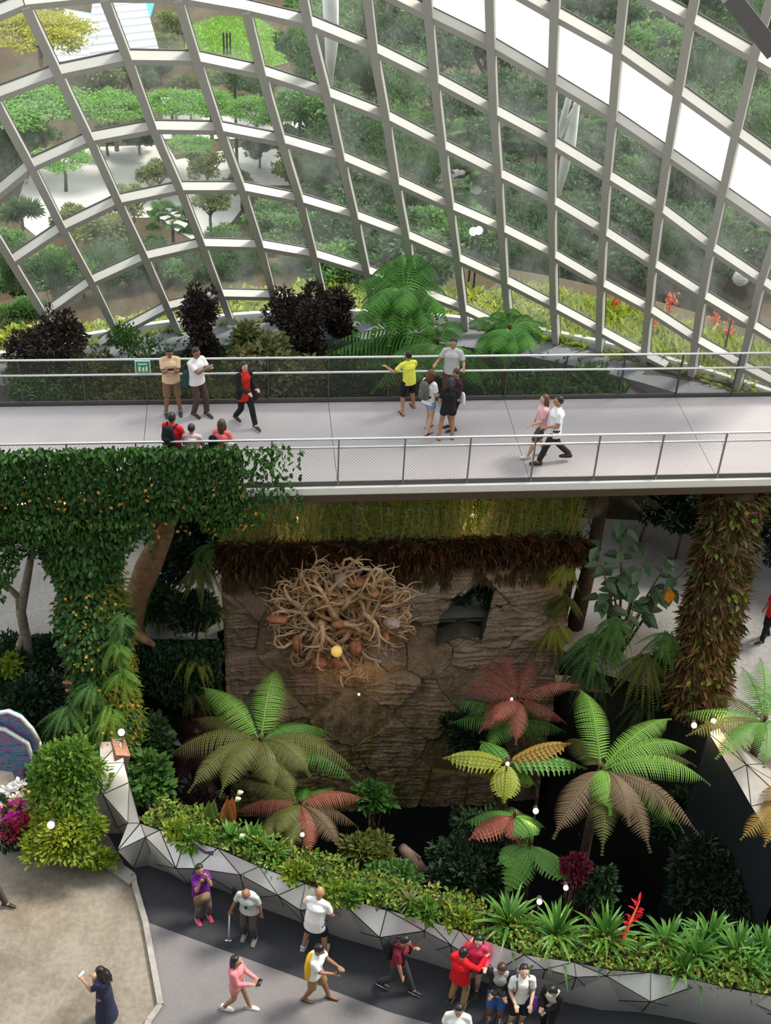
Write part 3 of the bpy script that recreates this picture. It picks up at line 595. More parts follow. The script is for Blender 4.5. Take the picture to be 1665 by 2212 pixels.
b = MB(); b.poly([tuple(at(x, y, .06)) for x, y in [(400, 60), (470, 36), (560, 40), (612, 80), (620, 135), (560, 150), (400, 128)]][::-1], None, .05); STRUCT(b.build('floor_lawn', plain('lawn', (.26, .46, .07), .9, var=.18, scale=1.2, bump=.4, bscale=12)), 'round bright green lawn at the top of the garden')
cloud('lawn_grass', 'short grass on the round lawn outside', 'grass', region([(400, 60), (470, 36), (560, 40), (612, 80), (620, 135), (560, 150), (400, 128)], 9000, .06), G['lawn'], size=.14)
lip = []
for x in np.linspace(-13, 13, 4200): 
    q = random.random(); d = .05 + 3.2 * q; lip.append((x + random.uniform(-.1, .1), ybase(x) + d, 3.62 + random.uniform(0, .28)))
lip = np.array(lip); lp = lip[(lip[:, 0] < 3.6)]
lp2 = []
for _ in range(16000): x = random.uniform(-13, 4.6); d = random.uniform(.05, 2.5 if x > -3 else 1.7 + .5 * math.sin(x)); lp2.append((x, ybase(x) + d, 3.6 + random.uniform(0, .3)))
cloud('groundcover', 'yellow green groundcover on the ledge outside the glass', 'groundcover', np.array(lp2), G['cover'], size=.17, wid=.5)
lp3 = []; 
for _ in range(9000): x = random.uniform(3.4, 14); d = random.uniform(.05, 2.9); lp3.append((x, ybase(x) + d, 3.55 + random.uniform(0, .25)))
lp3 = np.array(lp3); n = len(lp3); dd_ = rng.normal(size=(n, 3)) * .55 + np.array([0, 0, 1.0])
V, F = leaves(lp3, dd_, .55 * (.6 + .6 * rng.random(n)), .13, curl=.35); tag(npobj('strap_leaf_bed', V, F, G['cover']), 'yellow green strap leaved bed outside the right part of the glass', 'plants', None, 'stuff')
redm = leafm('red_flower', [(.75, .10, .04), (.85, .22, .08), (.70, .05, .05)], .3)
for i, (x, y, lb) in enumerate(((1330, 652, 'red flower spike outside the glass, leftmost of the spikes'), (1412, 700, 'small orange flower spike right of the first red one'), (1545, 690, 'orange flower spike outside near the right end of the glass'), (1575, 712, 'orange flower spike right beside the end one'), (1448, 655, 'small red flower spike in the middle of the strap leaved bed'))):
    c = at(x, y, 4.2); root = empty('flower_spike', (c.x, c.y, 3.6), lb, 'flower', 'flower spikes outside the glass'); n = 60
    p = np.array(c) + rng.normal(size=(n, 3)) * np.array([.07, .07, .17]); V, F = leaves(p, rng.normal(size=(n, 3)) + [0, 0, .8], .12, .5); npobj('petals', V, F, redm, root)
    s_ = MB(); s_.tube([(c.x, c.y, 3.55), c], .012, 5); s_.build('stem', MAT['red_flower'] if 0 else G['mid'], root)
# trees: prototypes then copies, each with crown and trunk
protos = {}
def tree_proto(kind):
    if kind in protos: return protos[kind]
    root = empty('tree', (0, 0, 0)); k = kind.split('_')[0]
    R = 2.0
    if k == 'palm':
        parts = []; b = MB(); b.tube([(0, 0, -2.2), (0, 0, -.2), (0, 0, .1)], [.13, .1, .08], 8)
        for q in range(16):
            a = q * 2.4; el = random.uniform(-.25, .9); e = Vector((math.cos(a) * math.cos(el), math.sin(a) * math.cos(el), math.sin(el))) * 1.1; n = 22
            b.tube([(0, 0, 0), e], .012, 4); s_ = e.cross(Vector((0, 0, 1))).normalized(); up_ = s_.cross(e.normalized())
            ang = np.linspace(-1.7, 1.7, n); d = np.cos(ang)[:, None] * np.array(e.normalized()) + np.sin(ang)[:, None] * np.array(s_) + .1 * np.array(up_)
            parts.append(leaves(np.repeat(np.array([e]), n, 0), d, .85, .1, up=np.repeat(np.array([up_]), n, 0), curl=.4))
        V, F = merge(parts)
    elif k == 'spiky':
        n = 900; d = rng.normal(size=(n, 3)); d[:, 2] = np.abs(d[:, 2]) * .9 - .1; c_ = np.array([[0, 0, .3], [.7, .2, -.2], [-.6, -.3, 0]])[rng.integers(0, 3, n)]
        V, F = leaves(c_ + unit(d) * .08, d, 1.0 * (.7 + .4 * rng.random(n)), .07, curl=.25); b = MB(); b.tube([(0, 0, -2), (0, 0, .3)], [.14, .1], 8)
    elif k == 'flat':
        n = 5200; K = 46; a = rng.random(K) * 2 * PI; rr = np.sqrt(rng.random(K)) * 2.1; q = np.stack([rr * np.cos(a), rr * np.sin(a), .5 - .16 * rr ** 1.5 + rng.normal(size=K) * .12], 1)
        i_ = rng.integers(0, K, n); p = q[i_] + rng.normal(size=(n, 3)) * [.3, .3, .07]; V, F = leaves(p, rng.normal(size=(n, 3)) * [1, 1, .25], .2, .4)
        b = MB(); b.tube([(0, 0, -2.4), (.1, 0, -1.2), (0, 0, -.6)], [.14, .11, .09], 8)
        for t_ in range(9): a = t_ * .7; b.tube([(0, 0, -.7), (math.cos(a) * .8, math.sin(a) * .8, 0), (math.cos(a) * 1.7, math.sin(a) * 1.7, .2)], [.06, .04, .015], 5)
    elif k == 'bamboo':
        n = 4200; st = 26; sx_ = rng.normal(size=(st, 2)) * .5; ln = rng.normal(size=(st, 2)) * .8; i_ = rng.integers(0, st, n); t_ = rng.random(n) ** .7
        p = np.stack([sx_[i_, 0] + ln[i_, 0] * t_ ** 2, sx_[i_, 1] + ln[i_, 1] * t_ ** 2, -2 + t_ * 4.6], 1) + rng.normal(size=(n, 3)) * .22
        V, F = leaves(p, rng.normal(size=(n, 3)) * [.8, .8, .4] + [0, 0, -.4], .30, .16); b = MB()
        for s in range(st): b.tube([(sx_[s, 0], sx_[s, 1], -2.3), (sx_[s, 0] + ln[s, 0] * .25, sx_[s, 1] + ln[s, 1] * .25, .3), (sx_[s, 0] + ln[s, 0], sx_[s, 1] + ln[s, 1], 2.6)], [.025, .02, .008], 5)
    else:
        big = k == 'broad'; n = 3600 if not big else 2600; p, d = crown_pts((0, 0, 0), (2.0, 2.0, 1.8), n, 26 if not big else 20, .27, .78); V, F = leaves(p, d, (.24 if not big else .36) * (.7 + .6 * rng.random(n)), .5)
        b = MB(); b.tube([(0, 0, -3.2), (.1, 0, -1.4), (0, 0, 0)], [.16, .13, .08], 8)
        for t_ in range(8): a = t_ * .8; b.tube([(0, 0, -1.2 + t_ * .1), (math.cos(a) * .7, math.sin(a) * .7, -.2), (math.cos(a) * 1.4, math.sin(a) * 1.4, .5)], [.07, .05, .02], 5)
    mts = {'out1': G['out1'], 'out2': G['out2'], 'out3': G['out3'], 'poin': G['out4'], 'yel': G['outy'], 'mid': G['out1']}
    npobj('crown', V, F, mts[kind.split('_')[1]], root); b.build('trunk', barkg if k != 'palm' else bark, root, smooth=True)
    protos[kind] = [root, False, kids(root)]; return protos[kind]
def tree(kind, px, py, rpx, hc, name, label, cat='tree', group='trees and shrubs in the garden outside'):
    pr = tree_proto(kind); z = hc
    for _ in range(6):
        c = at(px, py, z)
        if c.y < ybase(c.x) + 3.2: c = at(px, py, z); z -= .5; continue
        z = terr(c.x, c.y) + hc
    c = at(px, py, z)
    if c.y < ybase(c.x) + 1.5 + rpx * .012: # keep clear of the glass
        yy = ybase(c.x) + 1.8 + rpx * .012; c = atY(px, py, yy)
    s = rpx / (FPX / (c - Vector((0, 0, CAMH))).dot(cF)) / 2.0
    o = pr[0] if not pr[1] else copy_tree(pr[0], pr[2]); pr[1] = True
    o.name = name; o.location = c; o.scale = (s, s, s); o.rotation_euler = (0, 0, random.uniform(0, 6.28)); tag(o, label, cat, group); return o
OUT = [('flat_yel', 85, 70, 100, 4.5, 'yellow_tree', 'yellow leaved tree at the top left corner outside'),
 ('round_out3', 215, 168, 62, 1.2, 'shrub', 'olive shrub left in the row below the white roof'), ('round_out2', 300, 165, 48, 1.2, 'shrub', 'dark shrub middle in the row below the white roof'), ('round_out3', 372, 62, 50, 1.6, 'shrub', 'olive hedge mound at the left of the round lawn'), ('round_out3', 352, 105, 44, 1.2, 'shrub', 'lower olive hedge mound at the left of the round lawn'),
 ('spiky_out3', 398, 185, 46, 1.0, 'ornamental_grass', 'pale tufted ornamental grass below the lawn'), ('round_out2', 345, 150, 30, .7, 'shrub', 'purplish low shrub below the hedge mound'), ('round_out1', 500, 175, 55, 1.0, 'shrub', 'green flowering shrub below the black stakes'), ('round_out1', 560, 185, 45, 1.0, 'shrub', 'green shrub right of the flowering one'),
 ('flat_poin', 95, 235, 105, 3.0, 'poinciana_tree', 'leftmost feathery bright green tree outside'), ('flat_poin', 245, 235, 78, 2.8, 'poinciana_tree', 'second feathery bright green tree from the left'), ('flat_poin', 372, 222, 62, 2.8, 'poinciana_tree', 'third feathery green tree, left of the pale trunk'), ('flat_poin', 455, 230, 68, 2.8, 'poinciana_tree', 'fourth feathery green tree with a pale forked trunk'), ('flat_poin', 555, 240, 68, 2.8, 'poinciana_tree', 'fifth feathery green tree in front of the far path'), ('flat_poin', 650, 235, 72, 2.9, 'poinciana_tree', 'sixth feathery green tree with bare pale branches'), ('flat_poin', 410, 312, 46, 2.0, 'poinciana_tree', 'small feathery tree standing alone below the others'), ('flat_poin', 135, 345, 60, 3.2, 'poinciana_tree', 'drooping feathery tree over the path at left'),
 ('bamboo_out2', 30, 330, 60, 1.5, 'shrub', 'dark upright bush at the left edge outside'), ('spiky_out1', 45, 460, 62, 1.4, 'screw_pine', 'spiky leaved plant at the left edge outside'), ('round_out2', 300, 290, 50, .9, 'hedge', 'dark low hedge above the pale path, left'), ('round_out2', 230, 292, 40, .9, 'hedge', 'dark low hedge above the pale path, far left'), ('round_out2', 560, 320, 40, .9, 'hedge', 'dark hedge above the path, right'),
 ('round_out3', 640, 375, 68, 1.6, 'shrub', 'pale olive shrub with fine leaves right of the path'), ('round_out3', 445, 360, 50, 1.4, 'shrub', 'pale olive shrub at the middle of the path'), ('round_out3', 700, 350, 60, 1.6, 'shrub', 'pale shrub upper right of the path'), ('palm_out1', 372, 480, 62, 1.5, 'palm', 'green fan palm left of centre outside'), ('round_out3', 225, 515, 78, 1.7, 'tree', 'yellowish small tree beside the path at left'), ('round_out3', 160, 480, 50, 1.7, 'tree', 'pale yellow green bush on the path at left'), ('round_out1', 110, 590, 75, 1.6, 'shrub', 'green shrub low at the left edge'), ('round_out2', 40, 620, 70, 1.4, 'shrub', 'dark green shrub lowest at the left edge'), ('round_out1', 50, 690, 60, 1.4, 'shrub', 'pale green shrub beside the left end of the glass'),
 ('round_out3', 455, 440, 52, 2.2, 'tree', 'small tree with brown trunk on the path'), ('spiky_out2', 390, 575, 62, 1.2, 'grass_palm', 'drooping grassy plant at the foot of the glass'), ('bamboo_out2', 470, 585, 62, 1.3, 'bush', 'dark grassy bush beside the drooping one'), ('bamboo_out2', 545, 585, 60, 1.3, 'bush', 'dark bush above the yellow groundcover'), ('round_out1', 575, 470, 62, 1.8, 'shrub', 'green leafy shrub right of the brown trunk'), ('round_out1', 645, 510, 68, 1.8, 'shrub', 'green leafy shrub above the purple bushes'), ('round_out3', 590, 540, 48, 1.2, 'shrub', 'light leafy shrub low behind the glass'), ('round_out1', 710, 540, 62, 1.6, 'shrub', 'leafy green shrub left of the big fern tree'), ('round_out2', 640, 590, 50, 1.2, 'shrub', 'dark low shrub behind the yellow groundcover'), ('bamboo_out2', 300, 600, 62, 1.2, 'bush', 'dark thicket behind the glass at left'), ('bamboo_out2', 230, 600, 52, 1.2, 'bush', 'dark thicket beside the left trunk'), ('broad_out2', 520, 400, 38, 1.0, 'shrub', 'small dark shrub on the path centre')]
OUT += [('round_out1', 70, 300, 60, 1.4, 'shrub', 'green shrub under the leftmost feathery tree'), ('round_out3', 285, 440, 55, 1.3, 'shrub', 'olive bush left of the fan palm'), ('round_out3', 340, 380, 45, 1.0, 'shrub', 'low pale bush above the fan palm'), ('round_out1', 480, 520, 48, 1.2, 'shrub', 'green shrub right of the fan palm'), ('round_out2', 330, 540, 50, 1.1, 'shrub', 'dark shrub below the fan palm'), ('bamboo_out2', 170, 620, 55, 1.2, 'bush', 'dark thicket left of the yellow bush'), ('round_out1', 10, 540, 60, 1.5, 'shrub', 'green shrub behind the lowest left rib'), ('round_out2', 640, 110, 62, 3.0, 'tree', 'dark tree right of the round lawn'), ('round_out2', 660, 30, 70, 4.0, 'tree', 'dark tree above the top of the lawn'), ('round_out1', 700, 440, 55, 1.6, 'shrub', 'green shrub left of the lowest palms'), ('round_out2', 760, 590, 55, 1.3, 'shrub', 'dark shrub behind the top of the fern tree'), ('round_out1', 620, 300, 45, 1.4, 'shrub', 'light shrub on the far path'), ('round_out3', 760, 470, 50, 1.5, 'shrub', 'olive shrub at the edge of the wood')]
for t in OUT: tree(*t[:5], t[5], t[6], 'tree' if 'tree' in t[5] else ('palm' if 'palm' in t[5] else 'shrub'))
for i, x in enumerate(range(20, 760, 52)):
    kk = ['bamboo_out2', 'round_out2', 'bamboo_out2', 'round_out1'][i % 4]; pr = tree_proto(kk); g = at(x, 583 + (i % 3) * 9, 2.5); c = atY(x, 583 + (i % 3) * 9, ybase(g.x) + 3.9); s_ = 34 / (FPX / (c - Vector((0, 0, CAMH))).dot(cF)) / 2.0 * 1.25
    o = copy_tree(pr[0], pr[2]) if pr[1] else pr[0]; pr[1] = True; o.name = 'thicket'; o.location = c; o.scale = (s_, s_, s_); o.rotation_euler = (0, 0, i * 1.3); tag(o, 'low dark thicket just beyond the soil strip outside, %s from the left' % ['first', 'second', 'third', 'fourth', 'fifth', 'sixth', 'seventh', 'eighth', 'ninth', 'tenth', 'eleventh', 'twelfth', 'thirteenth', 'fourteenth', 'fifteenth'][i], 'shrub', 'thickets beyond the soil strip')
# the wood on the right slope
kinds = ['round_out1', 'round_out2', 'bamboo_out2', 'broad_out1', 'round_out3', 'bamboo_out1', 'broad_out2', 'round_out2']
kw = {'round_out1': 'green small leaved tree', 'round_out2': 'dark small leaved tree', 'bamboo_out2': 'dark bamboo clump', 'broad_out1': 'broad leaved green tree', 'round_out3': 'olive yellow tree', 'bamboo_out1': 'light green bamboo clump', 'broad_out2': 'dark broad leaved tree', 'palm_out1': 'fan palm', 'palm_out2': 'dark fan palm', 'spiky_out2': 'dark spiky plant'}
rowsn = ['top row', 'second row', 'third row', 'fourth row', 'fifth row', 'sixth row', 'lowest row']; onm = ['first', 'second', 'third', 'fourth', 'fifth', 'sixth', 'seventh', 'eighth', 'ninth', 'tenth', 'eleventh', 'twelfth', 'thirteenth', 'fourteenth', 'fifteenth']
for r_, y0 in enumerate((25, 120, 215, 310, 405, 495, 580)):
    xs_t = list(np.arange(640 + (r_ % 2) * 45 + (60 if r_ > 1 else 0), 1700, 94))
    for i, x in enumerate(xs_t):
        if r_ == 0 and x < 700: continue
        k = random.choice(kinds if r_ < 4 else ['round_out2', 'bamboo_out2', 'broad_out2', 'round_out1', 'round_out2'])
        if (r_, i) in ((3, 2), (3, 4), (3, 6), (2, 6), (5, 9), (4, 3)): k = 'palm_out1'
        if (r_, i) in ((1, 5),): k = 'broad_out2'
        rp = random.uniform(74, 96); tree(k, x + random.uniform(-14, 14), y0 + random.uniform(-14, 14), rp, [5.5, 5, 4.2, 3.4, 2.6, 2.2, 1.5][r_], 'palm' if 'palm' in k else ('bamboo' if 'bamboo' in k else 'tree'), '%s, %s from the left in the %s of the wood outside' % (kw[k], onm[i], rowsn[r_]), 'palm' if 'palm' in k else ('bamboo' if 'bamboo' in k else 'tree'))
# white ribbed roof, stakes, lamp pole, pink sign, lamps
rf = empty('pavilion', at(225, 130, 0), 'white pavilion with two ribbed roof slopes at the top left', 'building')
def quad(px, z, mt, name, par, th=.1): b = MB(); b.poly([tuple(at(x, y, zz)) for (x, y), zz in zip(px, z)][::-1], None, th); return b.build(name, mt, par)
rfm = plain('roof_white', (.80, .84, .90), .4); rfl = plain('roof_seam', (.55, .6, .66), .5)
A4 = [(120, 132), (258, 128), (205, 42), (175, 20)]; B4 = [(222, 128), (345, 112), (318, 20), (200, 20)]
quad([(110, 134), (190, 132), (200, 30), (140, 20)], (2.2, 2.2, 3.2, 3.2), rfm, 'roof', rf)['label'] = 'left roof slope'
quad([(186, 132), (345, 114), (310, -10), (200, 0)], (2.1, 2.1, 3.4, 3.4), rfm, 'roof', rf)['label'] = 'right roof slope'
b = MB()
for k in range(9):
    t = k / 8; a_ = at(186, 132, 2.13).lerp(at(200, 0, 3.43), t); c_ = at(345, 114, 2.13).lerp(at(310, -10, 3.43), t); b.bar(a_, c_, .05, .05)
    a_ = at(110, 134, 2.23).lerp(at(140, 20, 3.23), t); c_ = at(190, 132, 2.23).lerp(at(200, 30, 3.23), t); b.bar(a_, c_, .04, .04)
b.build('roof_seam', rfl, rf)
b = MB(); b.poly([tuple(at(x, y, 1.2)) for x, y in ((300, -20), (340, -20), (325, 36), (305, 28))][::-1], None, .05); tag(b.build('pool_cover', plain('cyan', (.02, .55, .85), .4)), 'small bright cyan panel beside the white roof', 'panel')
pm = plain('pole_black', (.03, .03, .03), .5)
b = MB(); p0 = at(512, 365, 0); b.tube([p0, p0 + Vector((0, 0, 4.2))], [.07, .05], 8); b.tube([p0 + Vector((0, 0, 4.2)), p0 + Vector((0, 0, 4.6))], [.16, .10], 8); tag(b.build('lamp_post', pm), 'slim black lamp post between the small trees outside', 'lamp post')
for i, x in enumerate((484, 491, 498)):
    b = MB(); p0 = at(x, 122, 0); b.tube([p0, p0 + Vector((0, 0, 1.2))], .05, 6); tag(b.build('stake', pm), 'black stake at the lawn edge, %s of the three' % ('left', 'middle', 'right')[i], 'stake', 'black stakes on the lawn')
wm_ = plain('tent_white', (.85, .85, .83), .6)
for i, (x, y) in enumerate(((296, 215), (366, 262), (398, 262), (428, 258), (548, 205))):
    b = MB(); p0 = at(x, y, 0); b.box(p0 + Vector((0, 0, .5)), (.5, .4, 1.0)); b.box(p0 + Vector((0, 0, 1.05)), (.6, .5, .08)); tag(b.build('garden_bollard', wm_), 'white boxy marker outside, %s from the left' % onm[i], 'bollard', 'white markers in the garden')
sp_ = at(1140, 235, 2.6); sgn = empty('garden_sign', sp_ - Vector((0, 0, 2.4)), 'pink garden sign lettered Childr among the trees', 'sign')
b = MB(); b.tube([sp_ + Vector((-.6, .2, -2.6)), sp_ + Vector((-.6, .2, 0))], .05, 6); b.tube([sp_ + Vector((.6, .2, -2.6)), sp_ + Vector((.6, .2, 0))], .05, 6); b.bar(sp_ + Vector((-.75, .2, .62)), sp_ + Vector((.75, .2, .75)), .06, .06); b.build('frame', pm, sgn)
def text(s, loc, size, mt, par, name='lettering', rot=(PI / 2, 0, 0), ext=.02):
    cu = bpy.data.curves.new('t', 'FONT'); cu.body = s; cu.size = size; cu.extrude = ext; cu.align_x = 'CENTER'; cu.align_y = 'CENTER'; cu.offset = size * .02
    to = bpy.data.objects.new('t', cu); C.objects.link(to); dg = bpy.context.evaluated_depsgraph_get(); me = bpy.data.meshes.new_from_object(to.evaluated_get(dg)); bpy.data.objects.remove(to)
    o = bpy.data.objects.new(name, me); C.objects.link(o); me.materials.append(mt); o.parent = par; o.location = Vector(loc) - wloc(par); o.rotation_euler = rot; return o
pk = plain('sign_pink', (.80, .10, .38), .5, emit=(.8, .08, .35), es=.25)
text('Childr', sp_ + Vector((0, -.05, .25)), .62, pk, sgn); b = MB(); b.box(sp_ + Vector((0, .08, .28)), (1.6, .05, .55)); b.build('panel', plain('sign_pale', (.75, .35, .5), .6), sgn); b = MB(); b.ball(sp_ + Vector((.15, 0, -.3)), (.3, .05, .16)); b.build('panel', pk, sgn)
lm_ = plain('lamp_white', (1, 1, .95), .4, emit=(1, .96, .88), es=3)
for i, (x, y) in enumerate(((1022, 500), (1034, 498), (1600, 600))):
    c = atY(x, y, ybase(at(x, y, 3).x) + 2.6); g = terr(c.x, c.y); root = empty('garden_lamp', (c.x, c.y, g), ('left of the twin white globe lamps among the trees', 'right of the twin white globe lamps among the trees', 'single globe lamp behind the glass at far right')[i], 'lamp')
    b = MB(); b.ball(c, .12 if i < 2 else .22); b.build('globe', lm_ if i < 2 else plain('globe_dim', (.5, .52, .48), .3), root); b = MB(); b.tube([(c.x, c.y, g), c], .03, 6); b.build('pole', pm, root)
# ================================================================ PLANTS INSIDE, BEHIND THE BRIDGE
def inb(px, py, z): return at(px, py, z)
def bed_bush(name, label, px, py, rpx, z, n, size, mt, clumps=16, tall=1.2, wid=.45, tight=.25, cat='shrub'):
    c = at(px, py, z); s = rpx / (FPX / (c - Vector((0, 0, CAMH))).dot(cF)); return bush(name, label, cat, c - Vector((0, 0, .22 + .15 * s)), (s * 1.25, s * 1.1, s * tall * 1.35), int(n * 1.5), size, mt, int(clumps * 1.4), .03, tight * 1.1, 'shrubs in the bed behind the bridge', wid, floor=3.3, low=1)
bed_bush('purple_shrub', 'dark purple leaved shrub at the left end behind the bridge', 120, 715, 62, 5.0, 1500, .13, G['purple'])
bed_bush('purple_shrub', 'upright dark shrub of slender shape behind the sign and the men', 432, 672, 42, 5.1, 1700, .12, G['purple'], 18, 1.9)
bed_bush('purple_shrub', 'bushy dark shrub left of the tall fern tree', 650, 672, 66, 5.0, 2600, .13, G['purple'], 18, 1.2)
bed_bush('purple_shrub', 'smaller dark shrub touching the fern tree', 727, 645, 42, 4.9, 1300, .12, G['purple'])
bed_bush('purple_shrub', 'sparse low dark shrub at the far left edge', 40, 750, 42, 4.6, 600, .12, G['purple'])
bed_bush('purple_shrub', 'thin sparse shrub between the two left dark ones', 290, 730, 52, 4.6, 500, .12, G['mid'], 14)
bed_bush('leafy_shrub', 'mottled green and pink leaved shrub behind the walking woman', 560, 745, 64, 4.7, 1500, .19, G['varie'], 18, 1.0, .55)
bed_bush('leafy_shrub', 'mottled shrub lower right of the first mottled one', 640, 800, 66, 4.1, 1500, .19, G['varie'], 18, .9, .55)
bed_bush('leafy_shrub', 'olive leaved shrub seen through the mesh behind the tan shirt man', 300, 815, 85, 4.0, 2600, .13, G['olive'], 22, .6)
bed_bush('leafy_shrub', 'olive shrub seen through the mesh at the men in pairs', 420, 830, 60, 4.0, 1600, .13, G['olive'], 18, .7)
bed_bush('leafy_shrub', 'green shrub seen through the mesh at the left end', 90, 815, 80, 4.0, 1800, .14, G['mid'], 22, .7)
bed_bush('leafy_shrub', 'leafy shrub at the left end, topmost behind the rail', 195, 790, 52, 4.2, 900, .13, G['olive'])
bed_bush('leafy_shrub', 'mid green shrub behind the mesh right of the fern trees', 1260, 825, 72, 4.0, 2200, .13, G['mid'], 22, .7)
bed_bush('leafy_shrub', 'green shrub behind the mesh left of the right shrub', 1150, 835, 55, 4.0, 1500, .13, G['mid'], 18, .7)
bed_bush('leafy_shrub', 'dark green shrub behind the mesh below the fern tree', 760, 820, 60, 4.0, 1700, .14, G['dark'], 18, .7)
bed_bush('leafy_shrub', 'dark green shrub behind the mesh beside the yellow shirt', 960, 830, 60, 4.0, 1500, .14, G['dark'], 18, .7)
bed_bush('leafy_shrub', 'low olive shrub behind the mesh at the walking woman', 510, 845, 46, 3.9, 1000, .13, G['olive'], 14, .7)
xx = rng.uniform(-10, 6.2, 9000); yy = 28.9 + rng.random(9000) * 2.2; bp = np.stack([xx, yy, 3.3 + rng.random(9000) * .5], 1)
cloud('bed_planting', 'low dark green planting covering the bed behind the bridge', 'plants', bp, G['mid'], size=.18, wid=.45)
b = MB(); b.poly([tuple(at(x, y, z)) for x, y, z in ((1330, 870, 3.45), (1400, 795, 3.95), (1660, 845, 3.95), (1680, 880, 3.45))][::-1], None, .06); STRUCT(b.build('floor_grille', plain('brown_grille', (.075, .05, .04), .7, var=.4, scale=30)), 'dark brown grille beside the gutter at the right')
def tipof(c, px, L, hint=None):
    """point on the line of sight at distance L from c"""
    v = ray(*px).normalized(); o = Vector((0, 0, CAMH)); t0 = (c - o).dot(v); q = o + v * t0; h = (q - c).length
    if h >= L: return q
    k = math.sqrt(L * L - h * h); a, b_ = q + v * k, q - v * k
    want = c.z - .25 * L if hint is None else c.z + hint * L
    return a if abs(a.z - want) < abs(b_.z - want) else b_
def tree_fern(label, cpx, z, L, tips, mats, base=None, trunk=.12, width=.40, pairs=34, rise=.30, teeth=7, pw=.055, pd=.62, name='tree_fern', tr_mat=None, cat='tree fern', group='tree ferns in and around the pit', sweep=.3, floor=-6.35, bellied=True):
    c = at(cpx[0], cpx[1], z); bs = Vector((c.x + (base[0] if base else 0), c.y + (base[1] if base else .1), floor)); root = empty(name, bs, label, cat, group)
    b = MB(); b.tube([bs, bs.lerp(c, .55) + Vector((.06, .05, 0)), c - Vector((0, 0, .03))], [trunk * 1.3, trunk, trunk * .8], 10)
    for k in range(60):
        t = random.random(); a = random.uniform(0, 6.28); p = bs.lerp(c, t); b.tube([p + Vector((math.cos(a), math.sin(a), 0)) * trunk * .9, p + Vector((math.cos(a) * 1.5, math.sin(a) * 1.5, .8)) * trunk], [.02, .005], 4)
    b.build('trunk', tr_mat or barkd, root, smooth=True)
    if name == 'fern_tree': tips = list(tips) + [(cpx[0] + (x_ - cpx[0]) * .72 + random.uniform(-15, 15), cpx[1] + (y_ - cpx[1]) * .72 + random.uniform(-5, 20), 1, .8) for x_, y_ in tips]
    for k, tp in enumerate(tips):
        px, mi = (tp[0], tp[1]), (tp[2] if len(tp) > 2 else 0); l = L * (tp[3] if len(tp) > 3 else 1); hint = tp[4] if len(tp) > 4 else None
        e = tipof(c, px, l, hint); V, F = frond_mesh(c, e, width * random.uniform(.9, 1.1), pairs, rise * random.uniform(.75, 1.15), teeth, .08, pd, pw, sweep=sweep, bellied=bellied)
        npobj('frond', V, F, G[mats[mi]], root)
    b = MB()
    for k in range(5): a = k * 1.25; b.tube([c, c + Vector((math.cos(a) * .05, math.sin(a) * .05, .14)), c + Vector((math.cos(a) * .03, math.sin(a) * .03, .2)), c + Vector((math.cos(a) * .0, math.sin(a) * .0, .17))], [.02, .018, .014, .006], 6)
    b.build('crozier', bark, root, smooth=True); return root
def T5(L, s=2.775, ox=350, oy=1400): return [(ox + t[0] / s, oy + t[1] / s) + tuple(t[2:]) for t in L]
def T6(L): return T5(L, 2.176, 900, 1380)
# the tall drooping fern trees behind the bridge
tree_fern('tall bright green tree with drooping ferny branches behind the yellow shirt', (872, 640), 6.6, 1.9, [(790, 700), (780, 655), (800, 600), (830, 575), (865, 560), (910, 560), (945, 590), (965, 640), (970, 700), (930, 740), (880, 760), (840, 750), (800, 740), (870, 700), (905, 690), (840, 680), (750, 640), (760, 720)], ['ftree', 'mid'], width=.46, pairs=26, rise=.5, teeth=6, pw=.085, pd=.9, floor=3.3, trunk=.09, name='fern_tree', cat='tree', tr_mat=bark, group='fern trees behind the bridge', base=(0, .3))
tree_fern('second green fern tree spreading wide just behind the bridge rail', (1100, 715), 5.6, 1.7, [(1010, 700), (1030, 740), (1060, 770), (1110, 780), (1150, 770), (1185, 745), (1195, 715), (1150, 690), (1110, 670), (1060, 685), (1090, 800), (1020, 780)], ['ftree', 'mid'], width=.40, pairs=26, rise=.35, teeth=6, pw=.075, pd=.7, floor=3.3, trunk=.07, name='fern_tree', cat='tree', tr_mat=bark, group='fern trees behind the bridge')
tree_fern('green fern tree with broad fronds between the two taller ones behind the rail', (945, 745), 5.2, 1.9, [(700, 770), (720, 740), (790, 735), (840, 790), (880, 840), (960, 830), (1030, 790), (1080, 830), (1050, 850), (900, 700), (990, 700), (860, 730), (780, 800), (800, 850)], ['ftree', 'mid'], width=.46, pairs=26, rise=.3, teeth=6, pw=.085, pd=.6, floor=3.3, trunk=.07, name='fern_tree', cat='tree', tr_mat=bark, group='fern trees behind the bridge')
# ================================================================ TREE FERNS OF THE PIT
tree_fern('large olive green tree fern at centre left of the pit', (563, 1602), 1.0, 2.25, T5([(690, 125, 0), (232, 235, 0), (185, 430, 1, .9), (10, 670, 1), (155, 868, 1), (345, 895, 1, .95), (665, 855, 1, .8), (800, 935, 1, .95), (890, 770, 1, .85), (1195, 770, 1, 1.05), (1180, 835, 2, 1.05), (1015, 515, 2, .9), (1035, 590, 1, .85), (935, 620, 2, .8), (540, 250, 3, .9), (775, 230, 1, .95)]), ['fernb', 'ferno', 'fern', 'deep'], width=.38, pairs=40, rise=.42)
tree_fern('smaller tree fern with rusty and olive fronds below the large one', (649, 1739), .3, 1.6, T5([(430, 990, 1), (465, 800, 0), (585, 1160, 0), (760, 1225, 0), (890, 1255, 1), (1070, 1195, 2), (1180, 1080, 2), (1218, 905, 1), (1040, 840, 3, .8), (870, 830, 3, .5), (980, 1110, 2), (680, 1130, 0, .9)]), ['ferno', 'fernr', 'fernbr', 'fern'], width=.30, pairs=28, floor=-6.35)
